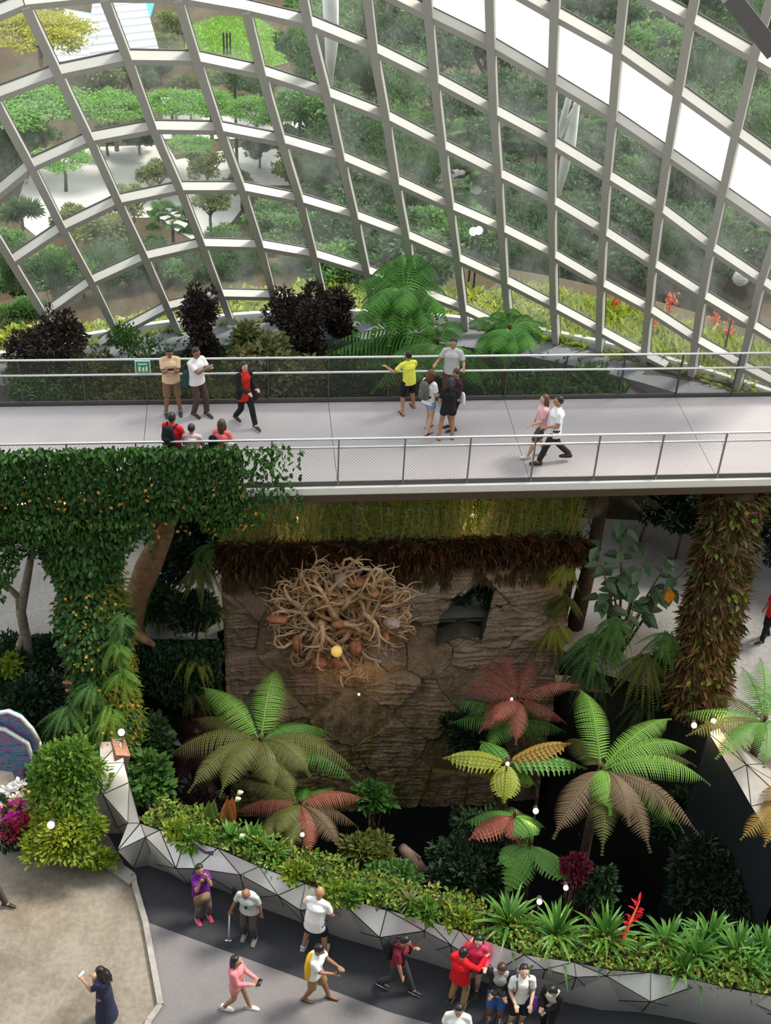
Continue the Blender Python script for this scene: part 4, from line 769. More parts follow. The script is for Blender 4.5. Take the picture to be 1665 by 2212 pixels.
tree_fern('rusty red tree fern in front of the rock wall', (1118, 1513), .2, 1.45, T6([(385, 45), (268, 120), (215, 190), (190, 250), (228, 365), (290, 445), (465, 500), (705, 400), (762, 220), (543, 90), (420, 330, 0, .7), (350, 400), (330, 90), (600, 380)]), ['fernr'], width=.28, pairs=26, pw=.05)
tree_fern('dark green fern crown half hidden beneath the rusty red one', (1110, 1560), -.5, 1.5, T6([(160, 300), (150, 400), (700, 440), (640, 520), (600, 300), (330, 520)]), ['fern', 'deep'], width=.30, pairs=24)
tree_fern('large bright green tree fern at the right of the pit', (1297, 1665), 1.3, 2.3, T6([(765, 238, 0), (1197, 375, 0), (1312, 530, 0), (1382, 688, 0), (1258, 912, 0), (1220, 940, 2), (1100, 1008, 1), (870, 1022, 3), (640, 942, 1), (1050, 700, 0, .7), (910, 830, 0, .75), (1327, 922, 1), (1315, 600, 3), (700, 480, 3, .8), (1000, 880, 1, .9)]), ['fernb', 'fernbr', 'fern', 'ferno'], width=.38, pairs=40, rise=.42)
tree_fern('yellow green fern with broad leaflets left of the large bright one', (1095, 1650), .75, 1.3, T6([(122, 560, 0), (410, 770, 0, .85), (725, 490, 1), (800, 610, 2), (300, 480, 2, .8), (560, 690, 2, .8), (330, 640, 0, .7)]), ['ferny', 'fernor', 'fernc'], width=.34, pairs=13, teeth=4, pw=.17, rise=.25)
tree_fern('mixed green and rust fern with broad leaflets low in the pit', (1112, 1765), .1, 1.15, T6([(222, 862, 0), (600, 885, 0, .9), (242, 945, 1), (545, 940, 0, .8), (440, 790, 0, .7), (480, 960, 1, .7)]), ['fernc', 'fernr'], width=.30, pairs=13, teeth=4, pw=.14, rise=.25)
tree_fern('light green fern of three broad fronds nearest the parapet', (1144, 1828), -.1, 1.15, T6([(420, 1205), (717, 1145), (380, 1060, 0, .7)]), ['fernc'], width=.36, pairs=12, teeth=4, pw=.17, rise=.3)
tree_fern('green tree fern at the right edge beside the lit lamps', (1650, 1560), 1.2, 1.9, [(1465, 1545), (1545, 1640), (1600, 1440), (1640, 1420), (1700, 1450), (1480, 1590, 1), (1560, 1600), (1650, 1660), (1740, 1640), (1520, 1500, 1)], ['fernc', 'ferno'], width=.32, pairs=28, floor=-6.35, base=(-.2, 0))
tree_fern('orange brown fern at the right edge above the dark wall', (1690, 1740), 1.0, 1.3, [(1598, 1815), (1610, 1750), (1650, 1830), (1700, 1850), (1640, 1700)], ['fernor', 'ferno'], width=.3, pairs=20, floor=-6.35, base=(-.3, 0))
tree_fern('tall dark trunked tree fern with brown fronds under the bridge at right', (1305, 1062), 4.3, 1.5, [(1235, 1075), (1440, 1105), (1440, 1062), (1395, 1115), (1270, 1130), (1200, 1040), (1350, 1010)], ['fernbr'], width=.26, pairs=26, floor=0, trunk=.17, base=(-.1, .2), pw=.06)
tree_fern('dark red fern deep at the left of the pit', (425, 1590), -1.6, 1.5, [(375, 1550), (370, 1610), (400, 1650), (440, 1680), (475, 1560), (430, 1520), (380, 1700), (450, 1740)], ['ferndr'], width=.30, pairs=22)
tree_fern('dark red fern lower behind the olive fern', (440, 1680), -2.2, 1.3, [(380, 1700), (400, 1750), (450, 1740), (480, 1690)], ['ferndr'], width=.28, pairs=20)
# hanging and clumped ferns
def clump(label, c, L, n, mt, name='fern', droop=.8, width=.10, pairs=16, up=.3, face=None, group='ferns on the rock wall and pit edges', teeth=2, pw=.045):
    root = empty(name, c, label, 'fern', group); parts = []
    for k in range(n):
        a = random.uniform(0, 2 * PI) if face is None else face + random.uniform(-1.5, 1.5); l = L * random.uniform(.6, 1.1); e = Vector(c) + Vector((math.cos(a) * l * .75, math.sin(a) * l * .75, -l * droop * random.uniform(.4, 1) + up * l * .4)); s = Vector(c) + Vector((random.uniform(-.1, .1), random.uniform(-.1, .1), random.uniform(-.1, .1)))
        parts.append(frond_mesh(s, e, width, pairs, up, teeth, .08, .3, pw))
    V, F = merge(parts); npobj('fronds', V, F, mt, root); return root
F_ = -PI / 2
for i, (x, y, L, n, m_, lb) in enumerate(((432, 1225, .9, 16, 'olive', 'hanging yellow green fern at the top left corner of the rock wall'), (452, 1300, .8, 12, 'olive', 'hanging fern halfway down the left edge of the rock wall'), (425, 1405, 1.0, 18, 'ferny', 'spreading yellow green fern left of the rock wall'), (412, 1470, 1.1, 14, 'olive', 'long drooping fern below the spreading yellow one'), (455, 1180, .7, 10, 'mid', 'small fern touching the reeds at left'),
    (1222, 1220, .7, 12, 'ferny', 'yellow fern at the top right corner of the rock wall'), (1218, 1290, .8, 14, 'olive', 'fern at the middle of the right edge of the rock wall'), (1205, 1350, .9, 14, 'ferny', 'fern at the lower right edge of the rock wall'), (1290, 1380, 1.3, 22, 'mid', 'dark green fern clump right of the rock wall'), (1250, 1400, 1.1, 14, 'dark', 'dark fern below the opening side of the wall'), (1395, 1420, 1.3, 26, 'olive', 'olive fern clump left of the moss column'), (1330, 1340, 1.0, 16, 'mid', 'green fern clump under the broad leaved plant'), (1440, 1370, .9, 14, 'mid', 'fern clump at the foot of the moss column'), (1400, 1500, 1.2, 16, 'dark', 'dark fern hanging over the pit edge at right'), (1280, 1445, 1.2, 12, 'dark', 'dark fern trailing over the glowing ledge'))):
    c = atY(x, y, (23.75 + .128 * wuv(x, y).x - .25) if x < 470 else (23.9 if x < 1240 else 22.6)); clump(lb, c, L, int(n * 1.5), G[m_], face=F_, droop=1.15, width=.09, pairs=24, pw=.03)
# reeds and hanging roots on the rock wall
n = 1100; xs_ = rng.uniform(WL, WR, n); st = []; sv = []
b = MB(); parts = []
for x in xs_:
    y = wy(x) + random.uniform(-.28, .15); h = random.uniform(.5, 2.3); tx = random.gauss(0, .12); ty = random.gauss(-.05, .12); p0 = np.array([x, y, WT - .05]); p1 = p0 + [tx * h, ty * h, h]; d = unit(p1 - p0)
    k = int(h * 14); t = rng.random(k); q = p0 + (p1 - p0) * t[:, None]; dd = rng.normal(size=(k, 3)) * [1, 1, .2] + [0, 0, .7]; parts.append(leaves(q, dd, .12, .12)); parts.append(leaves(np.array([p0]), np.array([d]), h, .011, up=np.array([[0, -1, .2]]), curl=.03))
V, F = merge(parts); tag(npobj('reeds', V, F, G['reed']), 'tall thin green and brown reeds growing on top of the rock wall', 'reeds', None, 'stuff')
parts = []; n = 19000; x = rng.uniform(WL - .02, WR + .05, n); h0 = rng.random(n); z = WT + .22 - .6 * h0 ** 1.5; p = np.stack([x, wy(x) - .28 - .14 * rng.random(n), z], 1); d = rng.normal(size=(n, 3)) * [.6, .45, .5] + [0, -.15, -.35]
V, F = leaves(p, d, .26 * (.4 + rng.random(n)), .05, curl=.5); tag(npobj('root_fringe', V, F, G['rust']), 'rusty red tangled roots hanging over the top of the rock wall', 'roots', None, 'stuff')
n = 2600; x = rng.uniform(WL, WR, n); msk = np.array([noise.noise(Vector((a * 1.3, 2, 0))) for a in x]); keep_ = msk > -.15; x = x[keep_]; n = len(x); h0 = rng.random(n); z = WT - .3 - .75 * h0; p = np.stack([x, wy(x) - .29 - .06 * rng.random(n), z], 1)
V, F = leaves(p, rng.normal(size=(n, 3)) * [.15, .05, .1] + [0, 0, -1], .3 * (.4 + rng.random(n)), .06, curl=.1); tag(npobj('moss_curtain', V, F, G['soil']), 'dark moss hanging in streaks below the root fringe of the rock wall', 'moss', None, 'stuff')
# ================================================================ DRIFTWOOD SCULPTURE
dwm = plain('driftwood_tan', (.66, .42, .24), .7, var=.35, scale=4, bump=.5, bscale=30); dwr = plain('driftwood_red', (.42, .16, .075), .65, var=.4, scale=5, bump=.5, bscale=24); dwg = plain('driftwood_grey', (.45, .34, .29), .7, var=.3, scale=5, bump=.4)
dc = wuv(735, 1335); dc = Vector((dc.x, dc.y - .75, dc.z + .1)); S_ = 1 / 94.0
dw = empty('driftwood_sculpture', dc, 'round tangle of twisted tan driftwood roots mounted on the rock wall', 'sculpture')
def dpt(px, py, d=0): p = atY(px, py, dc.y + .128 * (at(px, py, 0).x - dc.x) * 0 + d); return p
for k in range(99):
    a = random.uniform(0, 2 * PI); rr = math.sqrt(random.random()); x, y = 738 + 96 * rr * math.cos(a), 1332 - 76 * rr * math.sin(a); hd = a + random.choice((1, -1)) * random.uniform(.5, 1.5) + PI * (random.random() < .25)
    if rr > .7: hd = a + random.uniform(-1.0, 1.0)
    dep_ = random.uniform(-.35, .25); pts = []; st_ = random.uniform(11, 17); tw = random.uniform(-.28, .28); N_ = random.randint(8, 13)
    for s in range(N_):
        pts.append(dpt(x, y, dep_ - .12 * math.sin(s / N_ * PI))); hd += tw + random.uniform(-.25, .25); x += math.cos(hd) * st_; y -= math.sin(hd) * st_ * .85
        ex = math.hypot((x - 738) / 146, (y - 1332) / 112)
        if ex > 1: hd += .9 * (1 if tw > 0 else -1)
        dep_ += random.uniform(-.05, .05)
    r0 = random.uniform(.03, .085) * (1.25 if rr < .5 else .8); b = MB(); b.tube(pts, [r0 * (1 - .85 * (s / (N_ - 1)) ** 1.1) + .004 for s in range(N_)], 8)
    for q in range(2):   # side twigs
        i_ = random.randint(2, N_ - 3); p = pts[i_]; e = Vector((random.uniform(-1, 1), random.uniform(-.5, 0), random.uniform(-1, 1))).normalized() * random.uniform(.2, .4); b.tube([p, p + e * .5 + Vector((0, 0, .05)), p + e], [r0 * .4, r0 * .25, .004], 6)
    for q in range(3):   # curling side roots
        i_ = random.randint(1, N_ - 4); p = pts[i_].copy(); dr_ = (pts[i_ + 1] - pts[i_]).normalized() + Vector((random.uniform(-.7, .7), random.uniform(-.3, .3), random.uniform(-.7, .7))); cv = Vector((random.uniform(-.5, .5), 0, random.uniform(-.5, .5))); L_ = [p.copy()]
        for s in range(6): dr_ = (dr_ + cv * .6).normalized(); p = p + dr_ * .085; L_.append(p.copy())
        b.tube(L_, [r0 * .55 * (1 - s / 6.5) + .004 for s in range(7)], 6)
    b.build('root', dwm if random.random() < .78 else dwg, dw, smooth=True)
def burl(px, py, rx, rz, mt, d=-.3, nm='burl'):
    c = dpt(px, py, d); bm_ = bmesh.new(); bmesh.ops.create_icosphere(bm_, subdivisions=3, radius=1)
    for v in bm_.verts: f = 1 + .35 * noise.noise(v.co * 1.7 + c); v.co = Vector((v.co.x * rx * S_ * f, v.co.y * .16 * f, v.co.z * rz * S_ * f))
    me = bpy.data.meshes.new(nm); bm_.to_mesh(me); bm_.free(); me.materials.append(mt); me.polygons.foreach_set('use_smooth', [True] * len(me.polygons)); o = bpy.data.objects.new(nm, me); C.objects.link(o); o.parent = dw; o.location = c - dc; return o
for a_ in ((737, 1254, 14, 17, dwg), (770, 1257, 22, 11, dwr), (805, 1280, 16, 9, dwr), (600, 1335, 24, 9, dwr), (728, 1345, 13, 12, dwr), (735, 1432, 22, 16, dwr), (640, 1390, 10, 24, dwr), (770, 1400, 14, 20, dwr), (832, 1375, 9, 16, dwr), (847, 1345, 18, 12, dwg), (690, 1430, 18, 10, dwr), (700, 1305, 16, 12, dwr)): burl(*a_)
b = MB()
for k in range(420):
    a = random.uniform(0, 2 * PI); rr = math.sqrt(random.random()); x, y = 738 + 125 * rr * math.cos(a), 1335 - 95 * rr * math.sin(a); hd = random.uniform(0, 6.28); pts = []; d0 = random.uniform(-.05, .4); tw = random.uniform(-.4, .4)
    for s in range(6): pts.append(dpt(x, y, d0)); hd += tw; x += math.cos(hd) * 8; y -= math.sin(hd) * 7
    b.tube(pts, [.026 * (1 - s / 6) + .004 for s in range(6)], 5)
tag(b.build('twig_mass', dwm, dw, smooth=True), None, None, None, 'stuff')
c = dpt(727, 1407, -.52); b = MB(); b.ball(c, .135, 20, 14); tag(b.build('globe_lamp', plain('globe_yellow', (.75, .55, .16), .45, emit=(1, .62, .15), es=.35), smooth=True, loc=c), 'yellow round globe set low in the driftwood tangle', 'lamp')
# ================================================================ PILLARS, VINES
# left pillar covered with ivy
pb_ = at(240, 1650, 0); pt_ = atY(165, 1075, 21.9)
lp_ = empty('vine_pillar', pb_, 'thick pillar covered by ivy and ferns at the left below the bridge', 'pillar')
b = MB(); b.tube([pb_, pt_], .36, 16); b.build('shaft', barkd, lp_, smooth=True)
n = 10500; t = rng.random(n); a = rng.random(n) * 2 * PI; R_ = .50 + .16 * np.clip(t - .35, 0, 1) * 2 + rng.normal(size=n) * .09 + .12 * np.sin(t * 17) ; cx = pb_.x + (pt_.x - pb_.x) * t; z = pb_.z + .75 + (pt_.z - pb_.z - .6) * t
ly = lambda tt: pb_.y + (pt_.y - pb_.y) * tt
p = np.stack([cx + R_ * np.cos(a), ly(t) + R_ * np.sin(a), z], 1); d = np.stack([np.cos(a), np.sin(a), -.7 + rng.normal(size=n) * .4], 1) + rng.normal(size=(n, 3)) * .3
V, F = leaves(p, d, .135 * (.6 + .7 * rng.random(n)), .65); npobj('ivy', V, F, G['ivy'], lp_)
n = 2200; t = rng.random(n); a = rng.uniform(-1.2, .8, n); p = np.stack([pb_.x + (pt_.x - pb_.x) * t + .62 * np.cos(a) + rng.normal(size=n) * .08, ly(t) + .62 * np.sin(a), .8 + t * 4], 1); V, F = leaves(p, rng.normal(size=(n, 3)) * .5 + [.6, -.4, -.3], .2, .16); npobj('fern_fringe', V, F, G['ferny'], lp_)
n = 230; t = rng.random(n); a = rng.random(n) * 6.28; p = np.stack([pb_.x + (pt_.x - pb_.x) * t + .72 * np.cos(a), ly(t) + .72 * np.sin(a), 1 + t * 4.2], 1); V, F = leaves(p, rng.normal(size=(n, 3)), .09, .7); npobj('orange_leaves', V, F, leafm('orange_leaf', [(.65, .28, .03), (.75, .40, .06), (.5, .2, .04)], .4), lp_)
for i, (x, y, L) in enumerate(((250, 1390, .7), (262, 1450, .8), (240, 1530, .8), (200, 1480, .9), (150, 1530, 1.0), (225, 1560, .8), (265, 1330, .6))):
    clump('green fern sprouting from the ivy pillar, %s' % ('right side halfway', 'right side below halfway', 'low front', 'left of its lower part', 'far left of its foot', 'just above the bare foot', 'right side upper')[i], atY(x, y, pb_.y + (1640 - y) / 600 * 2.9 - .55), L, 16, G['bright'] if i < 3 else G['mid'], face=F_, droop=1.1, width=.08, pairs=22, pw=.028, group='ferns on the ivy pillar')
b = MB(); c0 = at(236, 1600, .75); b.bar(at(245, 1592, 1.0), at(262, 1648, 1.15), .36, .3, (0, -1, .3)); tag(b.build('pillar_plinth', plain('plinth_brown', (.20, .12, .09), .6, var=.3, scale=9)), 'brown speckled block between ivy pillar and end of the parapet', 'plinth')
# ivy over the bridge rail
n = 13500; u = rng.random(n); k = -4.6 + u * 5.05; fall = rng.random(n) ** 1.1; z = 1.16 - fall * (1.35 + .5 * np.abs(np.sin(k * 2.1)) + .35 * np.abs(np.sin(k * 5.3)))
sp_m = np.clip((.45 - (k - .0)) / .9, 0, 1); kp_ = rng.random(n) < np.where(k > -.45, .22 * np.clip((.5 - k), 0, 1) + .05, 1); k = k[kp_]; z = z[kp_]; n = len(k)
off = -.08 - .26 * rng.random(n); p = np.array(BO) + np.outer(k * SP, np.array(BD)) + np.outer(off, np.array(BN)) + np.stack([np.zeros(n), np.zeros(n), z], 1)
V, F = leaves(p, rng.normal(size=(n, 3)) * [.5, .35, .35] + [0, -.35, -.75], .14 * (.6 + .6 * rng.random(n)), .62); ivc = tag(npobj('ivy_curtain', V, F, G['ivy']), 'dense dark green ivy curtain draped over the left half of the near bridge railing', 'ivy', None, 'stuff')
n = 190; k = np.round(rng.uniform(-4.6, -.3, n) * 2.2) / 2.2 + rng.normal(size=n) * .09; p = np.array(BO) + np.outer(k * SP, np.array(BD)) + np.outer(-.3 - .12 * rng.random(n), np.array(BN)) + np.stack([np.zeros(n), np.zeros(n), -.9 + 1.3 * rng.random(n) ** 1.6], 1)
V, F = leaves(p, rng.normal(size=(n, 3)), .1, .7); tag(npobj('autumn_leaves', V, F, MAT['orange_leaf']), 'orange and yellow leaves scattered in the lower ivy below the bridge', 'leaves', None, 'stuff')
parts = []   # trailing stems under the bridge, left
n = 3000; k = -4.8 + 3.0 * rng.random(n) ** 1.6; dn = rng.random(n) ** 1.3; cl = (np.sin(k * 4.0) * .5 + .5); z = -.3 - dn * 2.2 * (.25 + .75 * cl); p = np.array(BO) + np.outer(k * SP, np.array(BD)) + np.outer(-.25 - .5 * rng.random(n), np.array(BN)) + np.stack([np.zeros(n), np.zeros(n), z], 1)
V, F = leaves(p, rng.normal(size=(n, 3)) * .5 + [0, -.2, -.8], .12, .55); tag(npobj('hanging_creeper', V, F, G['ivy']), 'creeper stems hanging below the bridge edge around the ivy pillar', 'creeper', None, 'stuff')
# right column wrapped in roots
mb_ = at(1505, 1515, 0); mt_ = atY(1592, 1048, 23.7); mc = empty('moss_column', mb_, 'thick column wrapped in brown roots and moss at the right below the bridge', 'column')
b = MB(); pts = [mb_.lerp(mt_, i / 12) + Vector((.06 * math.sin(i), .04 * math.cos(i * 1.7), 0)) for i in range(13)]; b.tube(pts, [.50 + .06 * math.sin(i * 2.3) for i in range(13)], 20); b.build('shaft', plain('moss_core', (.075, .055, .025), .95, var=.7, scale=5, bump=1.0, bscale=18), mc, smooth=True)
n = 17000; t = rng.random(n); a = rng.random(n) * 6.28; R_ = .50 + .07 * rng.random(n) + .04 * np.sin(t * 20); p = np.stack([mb_.x + (mt_.x - mb_.x) * t + R_ * np.cos(a), mb_.y + (mt_.y - mb_.y) * t + R_ * np.sin(a), t * mt_.z], 1); d = rng.normal(size=(n, 3)) * .5 + np.stack([np.cos(a + 1.5), np.sin(a + 1.5), -.9 + 0 * a], 1) * .6 + np.stack([np.cos(a), np.sin(a), 0 * a], 1) * .3
V, F = leaves(p, d, .24 * (.5 + rng.random(n)), .05, curl=.5); npobj('root_wrap', V, F, leafm('root_strands', [(.10, .05, .02), (.22, .10, .04), (.08, .09, .03), (.28, .14, .06), (.06, .05, .02), (.16, .17, .04)], .1), mc)
n = 170; t = rng.random(n); a = rng.uniform(3.2, 6.2, n); p = np.stack([mb_.x + (mt_.x - mb_.x) * t + .6 * np.cos(a), mb_.y + (mt_.y - mb_.y) * t + .6 * np.sin(a), t * mt_.z], 1); V, F = leaves(p, rng.normal(size=(n, 3)) * .5 + [0, -.5, -.3], .17, .6); npobj('creeper', V, F, G['lime'], mc)
# ---------------------------------------------------------------- trees and shrubs under the bridge
tw_ = empty('bent_tree', at(290, 1385, 0), 'tree with thick bent orange brown trunk left of the rock wall', 'tree', 'trees on the paving behind the pit'); Y0 = at(290, 1385, 0).y
def tk(px): return [atY(x, y, Y0 + d) for x, y, d in px]
b = MB(); b.tube(tk([(292, 1390, 0), (285, 1350, 0), (295, 1290, 0), (320, 1225, -.1), (345, 1170, -.1), (355, 1140, -.1)]), [.34, .26, .27, .30, .24, .24], 12); b.tube(tk([(350, 1150, -.1), (330, 1125, -.2), (300, 1110, -.2), (285, 1075, -.3), (280, 1020, -.3)]), [.2, .19, .17, .14, .1], 10); b.tube(tk([(355, 1150, -.1), (362, 1110, 0), (352, 1060, .1), (350, 1000, .1)]), [.19, .14, .11, .08], 10); b.tube(tk([(320, 1225, -.1), (330, 1180, -.3), (345, 1130, -.4)]), [.12, .08, .03], 8); b.tube(tk([(285, 1360, 0), (315, 1382, -.3), (335, 1395, -.4)]), [.2, .12, .05], 8)
b.build('trunk', barkb, tw_, smooth=True); p, d = crown_pts(tk([(335, 1085, .3)])[0], (1.5, 1.0, .9), 2600, 20, .3); V, F = leaves(p, d, .15, .5); npobj('crown', V, F, G['dark'], tw_)
tw2 = empty('slim_tree', at(75, 1480, 0), 'slim grey brown tree at the left edge with forked trunk', 'tree', 'trees on the paving behind the pit'); Y0 = at(75, 1480, 0).y
b = MB(); b.tube(tk([(78, 1480, 0), (60, 1400, 0), (45, 1320, 0), (60, 1240, 0), (75, 1160, 0)]), [.14, .12, .11, .09, .05], 10); b.tube(tk([(45, 1330, 0), (40, 1290, 0), (15, 1265, 0), (-10, 1250, 0)]), [.1, .08, .06, .04], 8); b.tube(tk([(52, 1370, 0), (38, 1400, -.1), (45, 1460, -.1)]), [.08, .08, .1], 8); b.build('trunk', barkg, tw2, smooth=True)
p, d = crown_pts(tk([(70, 1170, 0)])[0], (1.2, .9, 1.0), 1500, 16, .3); V, F = leaves(p, d, .12, .5); npobj('crown', V, F, G['dark'], tw2)
def ub(name, label, px, py, rpx, z, n, size, mt, tall=1., clumps=16, floor=0, wid=.45, cat='shrub', grp='shrubs around the pit'):
    c = at(px, py, z); s = rpx / (FPX / (c - Vector((0, 0, CAMH))).dot(cF)); return bush(name, label, cat, c, (s * 1.25, s * 1.15, s * tall * 1.25), int(n * 1.5), size, mt, int(clumps * 1.5), .04, .32, grp, wid, floor=floor)
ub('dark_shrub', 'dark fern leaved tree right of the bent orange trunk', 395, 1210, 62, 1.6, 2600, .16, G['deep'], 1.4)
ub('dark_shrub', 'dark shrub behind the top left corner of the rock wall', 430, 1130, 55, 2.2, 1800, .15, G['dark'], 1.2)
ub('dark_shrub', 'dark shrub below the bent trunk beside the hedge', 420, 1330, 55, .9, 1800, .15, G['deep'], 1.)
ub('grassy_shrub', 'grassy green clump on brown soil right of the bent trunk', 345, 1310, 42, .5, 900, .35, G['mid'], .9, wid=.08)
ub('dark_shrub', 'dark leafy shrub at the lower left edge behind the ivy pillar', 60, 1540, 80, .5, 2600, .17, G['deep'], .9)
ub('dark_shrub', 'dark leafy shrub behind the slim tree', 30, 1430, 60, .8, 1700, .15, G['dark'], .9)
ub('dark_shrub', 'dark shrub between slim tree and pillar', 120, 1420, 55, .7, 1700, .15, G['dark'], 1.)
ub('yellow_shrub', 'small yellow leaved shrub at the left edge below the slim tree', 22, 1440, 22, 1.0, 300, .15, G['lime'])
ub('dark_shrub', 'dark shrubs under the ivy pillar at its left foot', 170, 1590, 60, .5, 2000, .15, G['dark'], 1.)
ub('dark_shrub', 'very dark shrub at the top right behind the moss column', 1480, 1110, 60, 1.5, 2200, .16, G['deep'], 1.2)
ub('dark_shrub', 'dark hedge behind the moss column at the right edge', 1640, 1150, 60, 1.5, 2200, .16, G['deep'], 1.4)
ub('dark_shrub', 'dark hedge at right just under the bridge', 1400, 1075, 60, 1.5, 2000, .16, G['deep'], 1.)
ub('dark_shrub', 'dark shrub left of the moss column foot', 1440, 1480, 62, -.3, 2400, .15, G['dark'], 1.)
hp = at(360, 1425, -.4)
def facev(label, quadpx, Yf, n, size, mt, name='wall_creeper'):
    Q = [atY(x, y, Yf) for x, y in quadpx]; u = rng.random((n, 1)); v = rng.random((n, 1)); A, B_, C_, D_ = [np.array(q) for q in Q]; p = (A * (1 - u) + B_ * u) * (1 - v) + (D_ * (1 - u) + C_ * u) * v; p[:, 1] -= rng.random(n) * .3
    V, F = leaves(p, rng.normal(size=(n, 3)) * .5 + [0, -.4, -.6], size * (.6 + .7 * rng.random(n)), .55); return tag(npobj(name, V, F, mt), label, 'creeper', None, 'stuff')
ub('dark_shrub', 'dark shrub added behind the kite shaped opening of the rock wall to darken it', 1015, 1262, 70, 1.0, 2600, .14, G['deep'], .8)  # added shrub, there so the opening reads dark
facev('dark creeper hedge hanging into the pit left of the rock wall', [(275, 1375), (480, 1378), (478, 1540), (290, 1470)], 22.9, 5200, .13, G['dark'])
# broad leaved plant right
bl = empty('broad_leaf_plant', at(1335, 1420, 0), 'tall plant with big dark ribbed leaves right of the rock wall', 'plant'); c0 = at(1335, 1420, 0); Y0 = c0.y - .2; b = MB(); P0, Dd, Ss = [], [], []
stems = [(1340, 1180), (1395, 1190), (1320, 1250), (1440, 1215), (1290, 1185), (1360, 1300), (1480, 1230), (1340, 1130), (1420, 1270), (1300, 1300)]
for x, y in stems:
    top = atY(x, y, Y0 + random.uniform(-.4, .2)); mid = (c0 + top) / 2 + Vector((0, 0, .3)); b.tube([c0, mid, top], [.04, .03, .015], 6)
    for k in range(9):
        t = .55 + .45 * random.random(); q = c0.lerp(top, t) + Vector((0, 0, .15)); a = random.uniform(0, 6.28); P0.append(tuple(q)); Dd.append((math.cos(a), math.sin(a) - .2, random.uniform(-.45, .3))); Ss.append(random.uniform(.34, .55))
b.build('stem', bark, bl, smooth=True); V, F = leaves(np.array(P0), np.array(Dd), np.array(Ss), .55, up=np.tile([[0, -.25, 1.0]], (len(P0), 1)) + rng.normal(size=(len(P0), 3)) * .15, curl=.25, fold=.12)
npobj('leaves', V, F, leafm('broad_leaf', [(.05, .10, .05), (.08, .14, .07), (.12, .19, .10), (.04, .08, .04)], .2, .4), bl)
c = atY(1442, 1282, Y0 - .3); V, F = leaves(np.array([tuple(c + Vector((0, 0, .2)))] * 3), np.array([[.1, -.3, -1], [-.3, -.2, -.9], [.35, -.2, -.9]]), np.array([.45, .4, .42]), .6); o = npobj('orange_leaf', V, F, plain('orange_big', (.55, .22, .02), .5), bl); o['label'] = 'orange withered leaf'
# ================================================================ PIT AND PARAPET PLANTING
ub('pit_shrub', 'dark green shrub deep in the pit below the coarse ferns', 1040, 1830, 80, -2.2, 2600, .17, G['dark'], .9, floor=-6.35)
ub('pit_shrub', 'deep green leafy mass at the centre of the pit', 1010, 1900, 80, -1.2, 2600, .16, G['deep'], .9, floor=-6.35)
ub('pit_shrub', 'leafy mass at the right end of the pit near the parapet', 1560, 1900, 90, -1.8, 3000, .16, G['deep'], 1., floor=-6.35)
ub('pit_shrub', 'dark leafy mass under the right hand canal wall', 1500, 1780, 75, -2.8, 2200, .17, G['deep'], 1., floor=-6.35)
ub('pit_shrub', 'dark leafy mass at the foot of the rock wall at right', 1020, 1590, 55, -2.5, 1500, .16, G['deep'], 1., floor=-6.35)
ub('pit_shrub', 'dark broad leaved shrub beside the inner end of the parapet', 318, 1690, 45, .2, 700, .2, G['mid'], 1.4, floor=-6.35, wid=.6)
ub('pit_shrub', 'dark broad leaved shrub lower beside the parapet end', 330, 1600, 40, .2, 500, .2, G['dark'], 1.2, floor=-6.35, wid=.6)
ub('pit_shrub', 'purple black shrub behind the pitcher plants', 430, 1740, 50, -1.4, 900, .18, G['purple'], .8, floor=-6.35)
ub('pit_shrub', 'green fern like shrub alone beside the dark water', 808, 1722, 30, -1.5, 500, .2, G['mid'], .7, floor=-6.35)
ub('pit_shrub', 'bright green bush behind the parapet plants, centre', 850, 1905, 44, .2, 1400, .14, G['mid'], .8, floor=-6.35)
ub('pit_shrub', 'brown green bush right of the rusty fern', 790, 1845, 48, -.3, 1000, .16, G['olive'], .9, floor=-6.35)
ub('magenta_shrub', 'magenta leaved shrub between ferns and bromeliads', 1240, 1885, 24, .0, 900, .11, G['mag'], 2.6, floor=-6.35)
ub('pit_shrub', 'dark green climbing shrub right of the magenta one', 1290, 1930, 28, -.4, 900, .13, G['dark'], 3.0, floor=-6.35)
ub('corner_shrub', 'large light green leafy shrub beside the parapet at lower left', 150, 1695, 66, 1.4, 4600, .12, G['bright'], 1.9, 40, cat='shrub')
ub('corner_shrub', 'yellow green spreading shrub at the foot of the large one', 140, 1800, 72, .8, 3200, .125, G['lime'], .75, 30)
ub('corner_shrub', 'yellow green sprig hanging at the kerb right of the large shrub', 205, 1850, 30, .4, 400, .16, G['lime'], .6, 8)
for i, (x, y, cm, lb) in enumerate(((50, 1745, (.62, .5, .15), 'pale yellow flowers beside the winged sculpture'), (40, 1720, (.75, .72, .75), 'white flowers under the winged sculpture'), (55, 1790, (.28, .02, .05), 'dark red leaved plant at the lower left edge'), (42, 1755, (.6, .05, .4), 'magenta flowers among the pale yellow ones'), (95, 1700, (.16, .02, .04), 'dark red flowers below the wing tip'), (30, 1800, (.2, .02, .05), 'wine red leaves at the very left edge'))):
    c = at(x, y, .6); mt = leafm('flower_%d' % i, [cm, tuple(min(1, q * 1.4) for q in cm)], .3); root = empty('flower_bush', (c.x, c.y, 0), lb, 'flowers', 'flowers at the lower left'); p, d = crown_pts(c, (.42, .35, .35), 260, 16, .2); V, F = leaves(p, d, .11, .8); npobj('blooms', V, F, mt, root); p, d = crown_pts(c - Vector((0, 0, .15)), (.42, .35, .4), 500, 16, .25); V, F = leaves(p, d, .12, .5); npobj('foliage', V, F, G['dark'], root)
